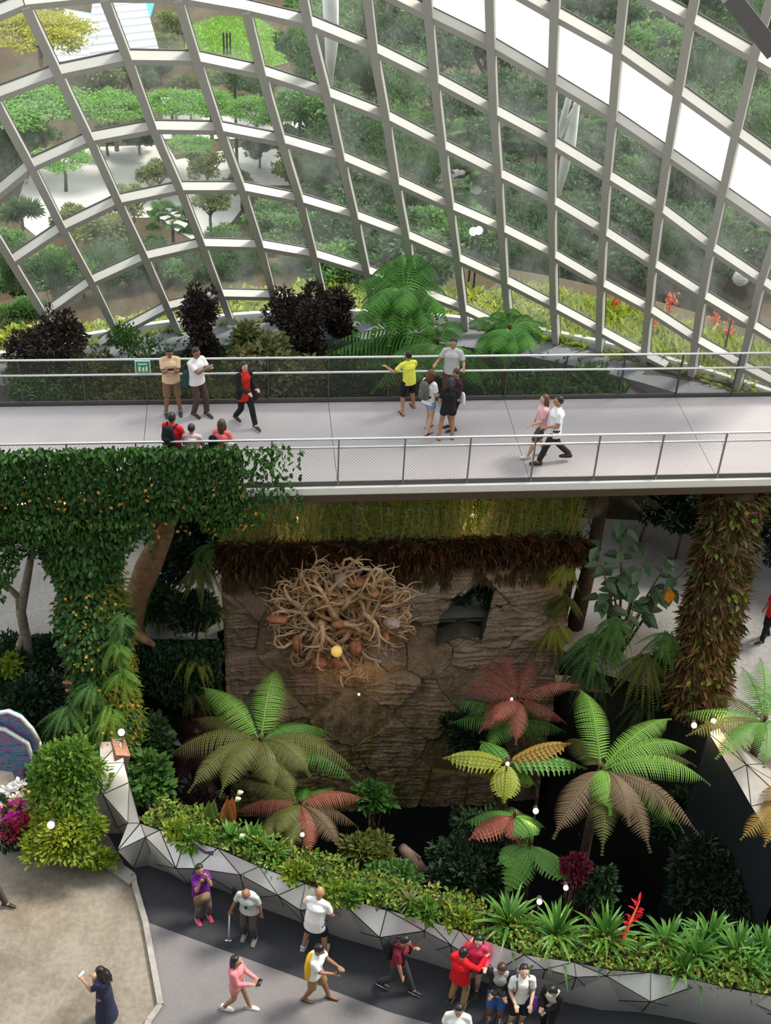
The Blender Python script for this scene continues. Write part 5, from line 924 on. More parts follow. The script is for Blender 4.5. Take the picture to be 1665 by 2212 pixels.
# winged sculpture
wg = empty('butterfly_sculpture', at(60, 1700, 0), 'blue and purple mosaic butterfly sculpture with white edged wings at left edge', 'sculpture'); Yw = at(60, 1700, 0).y
wmt, nt, oo = _mk('wing_mosaic'); p_ = nt.nodes.new('ShaderNodeBsdfPrincipled'); nt.links.new(p_.outputs[0], oo.inputs[0]); p_.inputs['Roughness'].default_value = .35
n1 = nz(nt, 3.5, 5, .7, stretch=(1.2, 1, 3.5)); nt.links.new(ramp(nt, n1.outputs[0], [(.30, (.03, .03, .10)), (.42, (.04, .12, .38)), (.49, (.03, .35, .42)), (.54, (.50, .06, .24)), (.60, (.08, .16, .50)), (.72, (.12, .42, .65))]), p_.inputs['Base Color'])
def wing(px, nm, d):
    P = [atY(x, y, Yw + d + .0) for x, y in px]; b = MB(); n = len(P); Q = [q + Vector((0, .07, 0)) for q in P]; b.add([tuple(v) for v in P + Q], [tuple(range(n)), tuple(range(n, 2 * n))[::-1]] + [(i, i + n, (i + 1) % n + n, (i + 1) % n) for i in range(n)]); w_ = b.build(nm, wmt, wg)
    b = MB(); b.tube([q + Vector((0, -.01, 0)) for q in P[:max(4, n // 2 + 1)]], .045, 8); b.build('rim', plain('rim_white', (.62, .66, .66), .4, var=.3, scale=20), w_, smooth=True)
wing([(-30, 1545), (18, 1536), (45, 1548), (70, 1575), (84, 1600), (82, 1622), (62, 1628), (30, 1590), (0, 1570)], 'wing', 0)
wing([(62, 1590), (84, 1600), (95, 1635), (112, 1662), (113, 1690), (95, 1712), (80, 1690), (66, 1640)], 'wing', .08)
wing([(-30, 1570), (10, 1575), (60, 1605), (72, 1640), (64, 1672), (38, 1690), (26, 1668), (-30, 1660)], 'wing', -.1)
b = MB(); b.tube([at(60, 1720, 0), atY(52, 1640, Yw)], .05, 8); b.build('support', pm, wg)
# strap leaved clumps behind the parapet
def strap(px, py, z, L, n, label, mt='strap', wd=.075, group='strap leaved clumps behind the parapet', name='bromeliad'):
    c = at(px, py, z); root = empty(name, c, label, 'plant', group); b = MB()
    for k in range(n):
        a = k * 2.399 + random.uniform(-.2, .2); el = random.uniform(.25, 1.45); l = L * random.uniform(.75, 1.1); h = Vector((math.cos(a), math.sin(a), 0)); s_ = Vector((-h.y, h.x, 0)); P = []
        for q in range(6):
            t = q / 5; P.append(c + h * (l * math.cos(el) * t + .18 * l * t * t) + Vector((0, 0, l * (math.sin(el) * t - .62 * t ** 2.4 * math.cos(el)) + .02)))
        w_ = [wd * v for v in (.5, .9, 1, .85, .55, .04)]; V = []
        for p, ww in zip(P, w_): V += [tuple(p + s_ * ww / 2), tuple(p - Vector((0, 0, ww * .18))), tuple(p - s_ * ww / 2)]
        b.add(V, [f for q in range(5) for f in ((3 * q, 3 * q + 1, 3 * q + 4, 3 * q + 3), (3 * q + 1, 3 * q + 2, 3 * q + 5, 3 * q + 4))])
    b.build('leaves', G[mt], root); return root
for i, (x, y, L, lb) in enumerate(((1098, 2000, .85, 'leftmost big clump of arching strap leaves above the parapet'), (1200, 2022, .85, 'second big strap leaved clump from the left, left of the red spike'), (1305, 2032, .8, 'third strap leaved clump, just left of the red spike'), (1440, 2045, .72, 'first strap leaved clump right of the red spike'), (1500, 2068, .78, 'strap leaved clump in the middle of the right group, nearer the edge'), (1530, 2030, .68, 'strap leaved clump in the middle of the right group, set back'), (1590, 2065, .78, 'strap leaved clump right of the middle of the right group'), (1645, 2060, .72, 'strap leaved clump at the right edge'), (1620, 2100, .6, 'low strap leaved clump nearest the right corner'), (1470, 2100, .5, 'low strap leaved clump overhanging the parapet'),
    (545, 1832, .6, 'light green strap leaved clump below the rusty fern, right one'), (500, 1815, .5, 'light green strap leaved clump beside the pitcher plants'), (590, 1852, .5, 'low strap leaved clump overhanging the parapet at left'))): strap(x, y, 1.15, L, 44 if L > .6 else 30, lb)
c0 = at(1335, 2055, 1.2); c1 = at(1382, 1945, 1.9); root = empty('red_bromeliad', c0, 'bright red flower spike leaning among the strap leaves', 'flower'); b = MB(); b.tube([c0, c0.lerp(c1, .5) + Vector((0, 0, .05)), c1], [.03, .03, .01], 8); P0, D0 = [], []
for k in range(34): t = .15 + .85 * random.random(); P0.append(tuple(c0.lerp(c1, t))); a = random.uniform(0, 6.28); D0.append((math.cos(a) * .9, math.sin(a) * .6, .5))
b.build('stalk', MAT['red_flower'], root); V, F = leaves(np.array(P0), np.array(D0), .17, .3); npobj('bracts', V, F, leafm('crimson', [(.60, .01, .03), (.75, .03, .06)], .2), root)
# groundcover strip along the inside of the parapet
gp = []
for i in range(3, len(Tw) - 1):
    a, b_ = Tw[i], Tw[i + 1]; L = (b_ - a).length; nn = Vector((-(b_ - a).y, (b_ - a).x, 0)).normalized(); nn = nn if nn.y > 0 else -nn
    for _ in range(int(L * 620)): t = random.random(); o = random.uniform(.02, .74); gp.append(tuple(a.lerp(b_, t) + nn * o + Vector((0, 0, random.uniform(-.15, .10) + .07 * math.sin(a.lerp(b_, t).x * 5)))))
gp = np.array(gp); V, F = leaves(gp, rng.normal(size=(len(gp), 3)) * .7 + [0, -.1, .6], .095 * (.5 + rng.random(len(gp))), .5); tag(npobj('edge_planting', V, F, leafm('edge_leaf', [(.10, .22, .03), (.20, .33, .04), (.07, .16, .03), (.32, .40, .06), (.28, .20, .05)], .3)), 'small mixed green plants filling the trough behind the parapet', 'plants', None, 'stuff')
b = MB(); tr_ = [v + Vector((0, 0, -.12)) for v in Tw[3:]]; bk = []
for i, v in enumerate(tr_): a = tr_[max(0, i - 1)]; c = tr_[min(len(tr_) - 1, i + 1)]; t = c - a; nn = Vector((-t.y, t.x, 0)).normalized(); bk.append(v + (nn if nn.y > 0 else -nn) * .72)
n = len(tr_); b.add([tuple(v + Vector((0, .03, 0))) for v in tr_] + [tuple(v) for v in bk] + [tuple(v - Vector((0, 0, 1.2))) for v in bk], [(i, i + 1, n + i + 1, n + i) for i in range(n - 1)] + [(n + i, n + i + 1, 2 * n + i + 1, 2 * n + i) for i in range(n - 1)])
STRUCT(b.build('trim_6', groundm('trough_soil', [(.3, (.02, .016, .01)), (.7, (.05, .035, .02))], 2, .5, 12)), 'soil trough behind the parapet crest')
for i, (x, y, lb) in enumerate(((380, 1800, 'light green leafy plant spilling over the parapet near its bend'), (418, 1815, 'small leafy plant left of the winged label'), (720, 1925, 'low green rosette plant above the bald man'), (770, 1935, 'light green leafy plant right of the bald man'), (640, 1895, 'yellowish small plant above the parapet left of the bald man'), (910, 1975, 'mixed yellow green plant above the man in maroon'), (1000, 1985, 'green leafy plant at the centre of the trough'))):
    c = at(x, y, 1.3); bush('trough_plant', lb, 'plant', c, (.3, .25, .2), 260, .16, G['lime' if i % 2 == 0 else 'bright'], 8, .01, .3, 'leafy plants in the parapet trough', .45, floor=1.0)
strap(885, 1950, 1.3, .35, 26, 'pale cream striped spiky plant with orange tips in the trough', 'varie', .03)
pcol = [plain('pitcher_green', (.16, .22, .05), .4, var=.3, scale=6), plain('pitcher_rust', (.42, .16, .05), .4, var=.3, scale=6)]
for i, (x, y, k) in enumerate(((453, 1770, 0), (492, 1765, 1))):
    c = at(x, y + 22, 1.0); root = empty('upright_leaf', c, ('broad upright green leaf left of the rusty one', 'broad upright rusty orange leaf beside the green one')[i], 'leaf'); V, F = leaves(np.array([tuple(c), tuple(c + Vector((.02, .03, 0)))]), np.array([[0, 0, 1.], [.1, .1, 1]]), np.array([.75, .7]), .38, up=np.array([[0, -1, 0], [0, -1, .0]])); npobj('blade', V, F, pcol[k], root)
for i, (x, y) in enumerate(((513, 1718), (508, 1732), (517, 1812))):
    c = at(x, y, 1.4); root = empty('calla_flower', (c.x, c.y, .9), ('upper cream lily flower over the rusty leaf', 'lower cream lily flower over the rusty leaf', 'cream lily flower among the strap leaves')[i], 'flower'); b = MB(); b.tube([(c.x, c.y, .9), c], .012, 5); b.build('stem', G['mid'], root); b = MB(); b.tube([c, c + Vector((.05, 0, .09)), c + Vector((.11, -.02, .13))], [.015, .055, .02], 8); b.build('petal', plain('cream', (.85, .84, .55), .4), root, smooth=True)
# small winged label on the parapet, snag, ledge, lamps
c = at(445, 1832, 1.45); root = empty('butterfly_marker', (c.x, c.y, 1.2), 'small grey purple butterfly shaped marker on the parapet crest', 'marker'); b = MB(); P = [c + Vector(v) for v in ((0, 0, -.1), (-.22, 0, .16), (-.2, 0, .0), (-.05, 0, -.16), (.12, 0, -.22), (.15, 0, -.08))]; n = 6; b.add([tuple(p) for p in P] + [tuple(p + Vector((0, .02, 0))) for p in P], [tuple(range(n)), tuple(range(n, 2 * n))[::-1]] + [(i, i + n, (i + 1) % n + n, (i + 1) % n) for i in range(n)]); b.build('wings', plain('marker_purple', (.16, .12, .20), .4, var=.6, scale=30), root)
b = MB(); a_, c_ = at(868, 1830, -1.0), at(935, 1935, -2.4); b.tube([a_, a_.lerp(c_, .3) + Vector((0, 0, .1)), a_.lerp(c_, .6), c_], [.10, .17, .22, .30], 12); b.tube([a_ + Vector((.05, .05, .0)), a_.lerp(c_, .35) + Vector((.12, 0, .2))], [.03, .07], 8); tag(b.build('dead_log', plain('log_grey', (.14, .09, .075), .8, var=.4, scale=6, bump=.6), smooth=True), 'pointed grey brown dead log rising from the dark pit', 'log')
b = MB(); b.box(at(1270, 1478, -.45), (1.6, .35, .16)); tag(b.build('lit_ledge', plain('ledge_tan', (.45, .30, .16), .7, var=.3, scale=6)), 'tan lit ledge behind the rusty fern', 'ledge')
def spot(px, py, z, label, r=.05, es=14, light=None, col=(1, .86, .6), stand=.3):
    c = at(px, py, z); root = empty('spotlight', c - Vector((0, 0, stand)), label, 'light', 'small garden spotlights'); b = MB(); b.ball(c, r); b.build('lens', plain('spot_lens_%d' % es, (1, .95, .8), .4, emit=col, es=es), root, smooth=True)
    b = MB(); b.tube([c - Vector((0, 0, stand)), c - Vector((0, -.03, r))], .015, 6); b.tube([c + Vector((0, .12, -.02)), c + Vector((0, .03, 0))], r * .95, 10); b.build('housing', pm, root)
    if light:
        ld = bpy.data.lights.new('spot_glow', 'POINT'); ld.energy = light; ld.color = (1, .62, .28); ld.shadow_soft_size = .08; lo = bpy.data.objects.new('spot_glow', ld); C.objects.link(lo); lo.parent = root; lo.location = Vector((0, -.18, stand + .15))
spot(262, 1582, 1.7, 'glowing spotlight at the foot of the ivy pillar', .07, 14, 25); spot(110, 1782, 1.5, 'glowing spotlight inside the light green corner shrub', .07, 14, 18)
spot(1499, 1567, 1.0, 'left of the two bright spotlights at the foot of the moss column', .06, 14, 20); spot(1541, 1558, 1.0, 'right of the two bright spotlights at the foot of the moss column', .06, 14, 20)
spot(1535, 1500, .25, 'hidden orange glowing lamp at the right foot of the moss column', .06, 10, 60)
spot(653, 1803, .9, 'small white spotlight in the rusty fern', .04, 10); spot(1157, 1752, .3, 'golden lamp below the yellow green fern', .06, 10, 10); spot(1165, 1948, .9, 'orange lamp behind the strap leaved clumps', .055, 3, 14); spot(1222, 1918, .8, 'small pink white lamp in the magenta shrub', .05, 6)
spot(1020, 1115, 3.1, 'yellow white lamp in the reeds on the rock wall', .06, 8, 32); spot(640, 1120, 3.1, 'second small lamp in the reeds on the rock wall, above the driftwood', .04, 6, 16); spot(1096, 1650, 1.1, 'pale light on the yellow green fern', .04, 6); spot(1368, 1310, 1.4, 'yellow lamp below the broad leaved plant', .08, 4, 20)
spot(775, 1500, -1.2, 'small lamp below the driftwood washing the rock wall', .03, 3, 12, stand=.1); spot(1105, 1510, .5, 'tiny white lamp in the rusty red fern', .03, 8)
# ================================================================ PEOPLE
SKIN = {'tan': plain('skin_tan', (.42, .22, .13), .55), 'fair': plain('skin_fair', (.60, .38, .27), .5), 'brown': plain('skin_brown', (.30, .14, .08), .55)}
def cloth(n_, c, r=.85): return plain('cloth_' + n_, c, r, var=.08, scale=6, spec=.2)
HAIR = {'black': plain('hair_black', (.012, .010, .010), .4), 'brown': plain('hair_brown', (.05, .025, .015), .4), 'red': plain('hair_auburn', (.13, .035, .018), .4)}
eyem = plain('eye_dark', (.02, .015, .015), .3); lipm = plain('lip', (.38, .12, .10), .5)
def remesh(mb, vox, smooth=3):
    me = bpy.data.meshes.new('tmp'); fast_mesh(me, mb.verts(), mb.f); o = bpy.data.objects.new('tmp', me); C.objects.link(o)
    r = o.modifiers.new('r', 'REMESH'); r.mode = 'VOXEL'; r.voxel_size = vox; r.use_smooth_shade = True
    if smooth: s_ = o.modifiers.new('s', 'SMOOTH'); s_.factor = .5; s_.iterations = smooth
    dg = bpy.context.evaluated_depsgraph_get(); out = bpy.data.meshes.new_from_object(o.evaluated_get(dg)); bpy.data.objects.remove(o); return out
def ik(a, b, l1, l2, pole):
    d = b - a; L = min(d.length, (l1 + l2) * .999); d = d.normalized() if d.length > 1e-6 else Vector((0, 0, -1)); x = (l1 * l1 - l2 * l2 + L * L) / (2 * L); h = math.sqrt(max(0, l1 * l1 - x * x)); p = Vector(pole) - d * Vector(pole).dot(d)
    p = p.normalized() if p.length > 1e-6 else d.orthogonal().normalized(); return a + d * x + p * h, a + d * L
def person(label, foot, z0, h, face, top, bot, skin='tan', hair='short', hc='black', lf=(-.10, 0), rf=(.10, 0), lh=(-.27, .05, .80), rh=(.27, .05, .80), lean=0, side=0, nod=0, turn=0, sleeve='short', legs='long', shoes=(.02, .02, .022), female=False, fat=1.0, bald=False, group=None, topz=None, jacket=None, sandal=False, lfl=0, rfl=0, sole=(.75, .75, .75), yaw=None):
    """a figure in the pose of the photo; x right, y forward, z up in its own frame (metres for 1.72 m)"""
    k = h / 1.72; base = at(foot[0], foot[1], z0) if len(foot) == 2 else Vector(foot); root = empty('person', base, label, 'person', group); a = math.radians(face - 90)
    B = lambda v: Vector(v)
    hip = B((side * .3, -.02, .93 if legs != 'crouch' else .55)); lr = math.radians(lean)
    sp = lambda v: hip + B((v[0] + side * v[2], v[1] * math.cos(lr) + v[2] * math.sin(lr), v[2] * math.cos(lr) - v[1] * math.sin(lr)))
    chest = sp((0, .0, .36)); neck = sp((0, -.01, .50)); hd = sp((0, .01, .66)) + B((0, math.sin(math.radians(nod)) * .08, -(1 - math.cos(math.radians(nod))) * .08))
    sw_ = .148 if female else .172; sh = [sp((-sw_, 0, .445)), sp((sw_, 0, .445))]; hj = [hip + B((-.09, 0, -.03)), hip + B((.09, 0, -.03))]
    hands = [B(lh), B(rh)]; feet = [B((lf[0], lf[1], .085 + lfl)), B((rf[0], rf[1], .085 + rfl))]; el, wr, kn, an = [], [], [], []
    for i in (0, 1):
        e, w_ = ik(sh[i], hands[i], .28, .25, ((-.32, -.35, -1) if i == 0 else (.32, -.35, -1))); el.append(e); wr.append(w_); q, f_ = ik(hj[i], feet[i], .43, .415, (0, 1, .12)); kn.append(q); an.append(f_)
    f = fat; X = (1, 0, 0)
    b = MB(); T = lambda pts, r, fl=1.0, side_=None: b.tube(pts, r, 12, True, fl, side_, True)
    T([hip + B((0, 0, -.04)), hip + B((0, 0, .10)), chest - (chest - hip) * .3, chest, sp((0, 0, .43))], [.155 * f, .135 * f, .135 * f, .155 * f, .12], .68, X)
    T([sh[0], neck - B((0, 0, .03)), sh[1]], [.05, .065, .05]); T([neck - B((0, 0, .04)), hd - B((0, .01, .06))], [.055, .05])
    for i in (0, 1):
        T([sh[i], sh[i].lerp(el[i], .5), el[i]], [.052, .046, .038]); T([el[i], el[i].lerp(wr[i], .3), wr[i]], [.038, .038, .026])
        T([hj[i], hj[i].lerp(kn[i], .5), kn[i]], [.088, .075, .055]); T([kn[i], kn[i].lerp(an[i], .3), an[i]], [.054, .056, .036]); T([an[i], an[i] + B((0, .07, -.05)), an[i] + B((0, .16, -.062))], [.04, .036, .028]); T([an[i], an[i] + B((0, -.04, -.05))], [.035, .033])
        sd = -1 if i == 0 else 1; d = (wr[i] - el[i]).normalized(); dn = (d + B((0, .25, -.15))).normalized(); pu = dn.cross(B((0, 0, 1)) if abs(dn.z) < .8 else B((0, 1, 0))).normalized(); pn = dn.cross(pu)
        pm_ = wr[i] + dn * .075; b.tube([wr[i], wr[i] + dn * .03, pm_], [.026, .038, .036], 10, True, .5, pu, True)
        for q, (o_, l_) in enumerate(((-.030, .062), (-.010, .074), (.010, .070), (.029, .055))):
            s0 = pm_ + pu * o_; b.tube([s0 - dn * .01, s0 + dn * l_ * .5 + pn * .006, s0 + dn * l_ * .85 + pn * .022, s0 + dn * l_ * .95 + pn * .04], [.0095, .009, .008, .007], 6, True, 1, None, True)
        t0 = wr[i] + dn * .02 + pu * (-.022 * sd); b.tube([t0, t0 - pu * .028 * sd + dn * .022, t0 - pu * .032 * sd + dn * .052], [.012, .0105, .009], 6, True, 1, None, True)
    # head turned and tilted
    Rh = Matrix.Rotation(math.radians(-turn), 3, 'Z') @ Matrix.Rotation(math.radians(-nod - lean * .6), 3, 'X'); H = lambda v: hd + Rh @ B(v)
    hb_ = MB(); hb_.ball((0, 0, 0), (.078, .096, .112), 18, 14); hb_.tube([(0, .03, -.045), (0, .055, -.085), (0, .05, -.10)], [.055, .045, .03], 12, True, .9, None, True); hb_.tube([(0, .088, .02), (0, .108, -.012), (0, .112, -.025)], [.010, .014, .013], 8, True, 1, None, True)
    for s in (-1, 1): hb_.ball((s * .08, 0, -.005), (.014, .024, .034), 8, 6); hb_.ball((s * .032, .082, .022), (.017, .010, .008), 8, 5)
    hb_.ball((0, .088, -.052), (.026, .012, .008), 8, 5)
    hv = hb_.verts(); hv = np.array([tuple(H(v)) for v in hv]); b.add(hv, hb_.f)
    def fin(mb, vox, nm, mt, par=root, sm=3):
        me = remesh(mb, vox, sm); n = len(me.vertices); co = np.empty(n * 3, dtype=np.float32); me.vertices.foreach_get('co', co); co = co.reshape(-1, 3) * k; ca, sa = math.cos(a), math.sin(a); co = np.stack([co[:, 0] * ca - co[:, 1] * sa, co[:, 0] * sa + co[:, 1] * ca, co[:, 2]], 1); me.vertices.foreach_set('co', co.astype(np.float32).ravel()); me.update(); me.materials.append(mt)
        o = bpy.data.objects.new(nm, me); me.name = nm; C.objects.link(o); o.parent = par; return o
    def raw(mb, nm, mt, sm=True):
        V = mb.verts() * k; ca, sa = math.cos(a), math.sin(a); V = np.stack([V[:, 0] * ca - V[:, 1] * sa, V[:, 0] * sa + V[:, 1] * ca, V[:, 2]], 1); me = bpy.data.meshes.new(nm); fast_mesh(me, V, mb.f, sm); me.materials.append(mt); o = bpy.data.objects.new(nm, me); C.objects.link(o); o.parent = root; return o
    fin(b, .0085, 'body', SKIN[skin], sm=1)
    # top
    if top is not None:
        b2 = MB(); hem = hip + B((0, 0, -.10 if topz is None else topz)); g = .018
        b2.tube([hem, hip + B((0, 0, .08)), chest - (chest - hip) * .3, chest, sp((0, 0, .43))], [.17 * f + g, .15 * f + g, .145 * f + g, .16 * f + g, .115 + g], 16, True, [.74, .74, .8, .84, .95], X); b2.tube([chest, sp((0, .012, .42)), sp((0, .0, .475))], [.155 * f, .135, .085], 14, True, .82, X, True); b2.tube([sh[0], neck - B((0, 0, .035)), sh[1]], [.058, .078, .058], 12, True, 1, None, True)
        for i in (0, 1):
            if sleeve == 'short': e = sh[i].lerp(el[i], .72); b2.tube([sh[i], sh[i].lerp(el[i], .4), e], [.062, .062, .064], 12, True, 1, None, False)
            elif sleeve == 'long': b2.tube([sh[i], sh[i].lerp(el[i], .5), el[i]], [.07, .062, .055], 12, True, 1, None, True); b2.tube([el[i], wr[i]], [.055, .042], 12, True, 1, None, True)
        fin(b2, .013, 'shirt', top)
    if jacket is not None:
        for s_ in (0, 1):
            b2 = MB(); o_ = B(((-.085 if s_ == 0 else .085), -.02, 0)); b2.tube([hip + o_ + B((0, 0, -.16)), chest + o_, sh[s_] - B((0, 0, .02))], [.11, .105, .08], 12, True, 1.1, X, True)
            b2.tube([sh[s_], el[s_]], [.078, .064], 12, True, 1, None, True); b2.tube([el[s_], wr[s_]], [.064, .05], 12, True, 1, None, True)
            fin(b2, .014, 'jacket_side', jacket)
    # bottoms
    b3 = MB(); g = .014
    if legs in ('dress', 'skirt'):
        bz = .12 if legs == 'dress' else .58; b3.tube([hip + B((0, 0, .12)), hip, B((0, 0, (bz + .93) / 2)), B(((feet[0].x + feet[1].x) / 2, (feet[0].y + feet[1].y) / 2, bz))], [.15, .17, .20, .25 if legs == 'dress' else .22], 18, True, .85, X)
    else:
        b3.tube([hip + B((0, 0, .05)), hip + B((0, 0, -.02)), hip + B((0, 0, -.09))], [.155 * f + g, .165 * f + g, .13 * f + g], 14, True, .72, X, True)
        for i in (0, 1):
            if legs == 'shorts': e = hj[i].lerp(kn[i], .97); b3.tube([hj[i], hj[i].lerp(kn[i], .5), e], [.10, .098, .088], 12, True, 1, None, False)
            elif legs == 'hot': e = hj[i].lerp(kn[i], .42); b3.tube([hj[i], e], [.10, .10], 12, True, 1, None, False)
            else: b3.tube([hj[i], hj[i].lerp(kn[i], .5), kn[i]], [.10, .088, .072], 12, True, 1, None, True); b3.tube([kn[i], kn[i].lerp(an[i], .5), an[i] + B((0, 0, .02))], [.072, .068, .062], 12, True, 1, None, False)
    if bot is not None: fin(b3, .013, {'dress': 'dress', 'skirt': 'skirt', 'long': 'trousers'}.get(legs, 'shorts'), bot)
    for i in (0, 1):
        b4 = MB(); A_ = an[i]
        if sandal:
            b4.tube([A_ + B((0, -.06, -.078)), A_ + B((0, .05, -.078)), A_ + B((0, .19, -.078))], [.036, .045, .036], 10, True, .22, X, True); b4.tube([A_ + B((-.045, .06, -.06)), A_ + B((0, .09, -.022)), A_ + B((.045, .06, -.06))], .008, 6)
            raw(b4, 'sandal', plain('sandal_brown', (.06, .03, .02), .7))
        else:
            b4.tube([A_ + B((0, -.06, -.045)), A_ + B((0, .04, -.035)), A_ + B((0, .12, -.048)), A_ + B((0, .18, -.056))], [.04, .046, .046, .036], 12, True, .8, X, True); b4.tube([A_ + B((0, -.03, -.03)), A_ + B((0, -.02, .02))], [.045, .046], 10)
            o = raw(b4, 'shoe', plain('shoe_%02d%02d%02d' % tuple(int(v * 99) for v in shoes), shoes, .5)); b5 = MB(); b5.tube([A_ + B((0, -.07, -.074)), A_ + B((0, .05, -.074)), A_ + B((0, .185, -.074))], [.042, .05, .04], 12, True, .22, X, True); so = raw(b5, 'sole', plain('sole_%02d' % int(sole[0] * 99), sole, .6)); so.parent = o
    # hair
    if not bald and hair:
        b6 = MB(); tmp = MB(); tmp.ball((0, -.018, .022), (.088, .098, .108), 20, 14)
        if hair in ('long', 'bob', 'pony'):
            dn = {'long': -.36, 'bob': -.17, 'pony': -.10}[hair]; tmp.tube([(0, -.05, .04), (0, -.075, -.06), (0, -.085, dn)], [.088, .085, .07 if hair != 'long' else .055], 14, True, .62, (1, 0, 0), True)
            for s in (-1, 1): tmp.tube([(s * .07, -.01, .03), (s * .085, -.01, -.06), (s * .08, -.02, max(dn, -.24))], [.032, .03, .016], 8, True, 1, None, True)
            if hair == 'pony': tmp.tube([(0, -.10, .03), (0, -.14, -.05), (0, -.13, -.24)], [.03, .032, .012], 8, True, 1, None, True)
        v_ = tmp.verts(); cut = np.array([tuple(H(v)) for v in v_]); b6.add(cut, tmp.f); ho = fin(b6, .012, 'hair', HAIR[hc], sm=2)
        # free the face: pull hair in front of the brow back inside the head
        me = ho.data; ca, sa = math.cos(a), math.sin(a); Ri = Rh.inverted()
        for v in me.vertices:
            q = v.co / k; q = Vector((q.x * ca + q.y * sa, -q.x * sa + q.y * ca, q.z)); l = Ri @ (q - hd)
            if l.y > .025 and l.z < .072 and abs(l.x) < .08: l.y = .02; l.z = min(l.z, .065); l.x *= .75; q = hd + Rh @ l; q = Vector((q.x * ca - q.y * sa, q.x * sa + q.y * ca, q.z)) * k; v.co = q
        me.update()
    for s in (-1, 1):
        e_ = MB(); e_.ball(H((s * .032, .0915, .022)), (.010, .007, .006), 8, 6); raw(e_, 'eye', eyem)
    e_ = MB(); e_.ball(H((0, .098, -.052)), (.020, .006, .006), 8, 6); raw(e_, 'mouth', lipm)
    def W(v):   # own frame -> world
        v = B(v) * k; ca, sa = math.cos(a), math.sin(a); return base + B((v.x * ca - v.y * sa, v.x * sa + v.y * ca, v.z))
    return dict(root=root, W=W, hands=[wr[0] + (wr[0] - el[0]).normalized() * .08, wr[1] + (wr[1] - el[1]).normalized() * .08], el=el, wr=wr, chest=chest, hip=hip, sh=sh, neck=neck, k=k, face=a, head=hd)
def held(P, name, v, size, mt, label, cat, rot=0, bev=.3):
    """small rounded object standing at own-frame point v of person P"""
    c = P['W'](v); bm_ = bmesh.new(); bmesh.ops.create_cube(bm_, size=1); bmesh.ops.scale(bm_, vec=size, verts=bm_.verts); bmesh.ops.bevel(bm_, geom=bm_.edges[:] + bm_.verts[:], offset=min(size) * bev, segments=3, affect='EDGES')
    me = bpy.data.meshes.new(name); bm_.to_mesh(me); bm_.free(); me.materials.append(mt); me.polygons.foreach_set('use_smooth', [True] * len(me.polygons)); o = bpy.data.objects.new(name, me); C.objects.link(o); o.location = c; o.rotation_euler = (rot, 0, P['face']); return tag(o, label, cat)
def backpack(P, mt, label, straps=None, sc_=1.0):
    W = P['W']; c = P['chest'] + Vector((0, -.19, -.06)); root = empty('backpack', W(c - Vector((0, 0, .22))), label, 'backpack'); b = MB(); b.tube([W(c + Vector((0, 0, -.20 * sc_))), W(c), W(c + Vector((0, 0, .20 * sc_)))], [.14 * sc_, .155 * sc_, .12 * sc_], 16, True, .55, Vector((math.cos(P['face']), math.sin(P['face']), 0)), True); b.build('bag_body', mt, root, smooth=True)
    b = MB(); b.tube([W(c + Vector((0, -.09, -.14))), W(c + Vector((0, -.10, .0)))], [.09 * sc_, .08 * sc_], 12, True, .5, Vector((math.cos(P['face']), math.sin(P['face']), 0)), True); b.build('pocket', mt, root, smooth=True)
    for s in (0, 1):
        q = P['sh'][s]; m_ = 1 if s else -1; b = MB(); b.tube([W(c + Vector((m_ * .08, .04, .2))), W(Vector((q.x * .62, q.y, q.z + .075))), W(Vector((q.x * .66, q.y + .14, q.z - .10))), W(Vector((q.x * .8, q.y + .12, q.z - .30))), W(c + Vector((m_ * .12, .05, -.18)))], .018, 8); b.build('strap', straps or mt, root, smooth=True)
    return root
def sidebag(P, v, size, mt, label, strap_from=1, cat='bag', name='shoulder_bag'):
    W = P['W']; root = empty(name, W(Vector(v) - Vector((0, 0, size[2] / 2))), label, cat); b = MB(); v = Vector(v); b.tube([W(v - Vector((0, 0, size[2] / 2))), W(v), W(v + Vector((0, 0, size[2] / 2.2)))], [size[0] * .5, size[0] * .52, size[0] * .38], 14, True, size[1] / size[0], Vector((math.cos(P['face']), math.sin(P['face']), 0)), True); b.build('bag_body', mt, root, smooth=True)
    if strap_from is not None: q = P['sh'][strap_from]; b = MB(); b.tube([W(v + Vector((0, 0, size[2] / 2))), W(Vector((q.x * .7, q.y + .15, q.z - .15))), W(Vector((q.x * .6, q.y, q.z + .07))), W(Vector((q.x * .8, q.y - .12, q.z - .15))), W(v + Vector((0, -.03, size[2] / 2)))], .012, 6); b.build('strap', mt, root, smooth=True)
    return root
def phone(P, v, label, mt=None, rot=1.2): return held(P, 'phone', v, (.15, .075, .012) if rot else (.075, .15, .012), mt or plain('phone_black', (.02, .02, .022), .3), label, 'phone', rot)
ZB = 5.65; cb = cloth
p = person('man in pale tan shirt and brown shorts looking down at the phone in his hands', (374, 893), ZB, 1.72, 283, cb('tan_top', (.72, .52, .33)), cb('brown_short', (.20, .125, .08)), 'brown', legs='shorts', lf=(-.16, 0), rf=(.15, .03), lh=(-.06, .30, 1.28), rh=(.06, .30, 1.28), nod=28, fat=1.12); phone(p, (0, .36, 1.34), 'dark phone held by the man in the tan shirt')
p = person('man in white shirt holding up a phone beside the man in tan', (430, 897), ZB, 1.74, 318, cb('white', (.85, .85, .85)), cb('umber', (.10, .06, .05)), 'brown', lf=(-.12, .12), rf=(.1, -.05), lh=(-.08, .36, 1.36), rh=(.02, .36, 1.36), nod=14, fat=1.1); phone(p, (-.02, .43, 1.42), 'grey phone held up by the man in the white shirt', plain('phone_grey', (.35, .35, .36), .3), 1.4); sidebag(p, (.20, -.12, .98), (.26, .12, .32), cb('teal', (.03, .09, .085)), 'dark green shoulder bag at the hip of the man in white', 0)
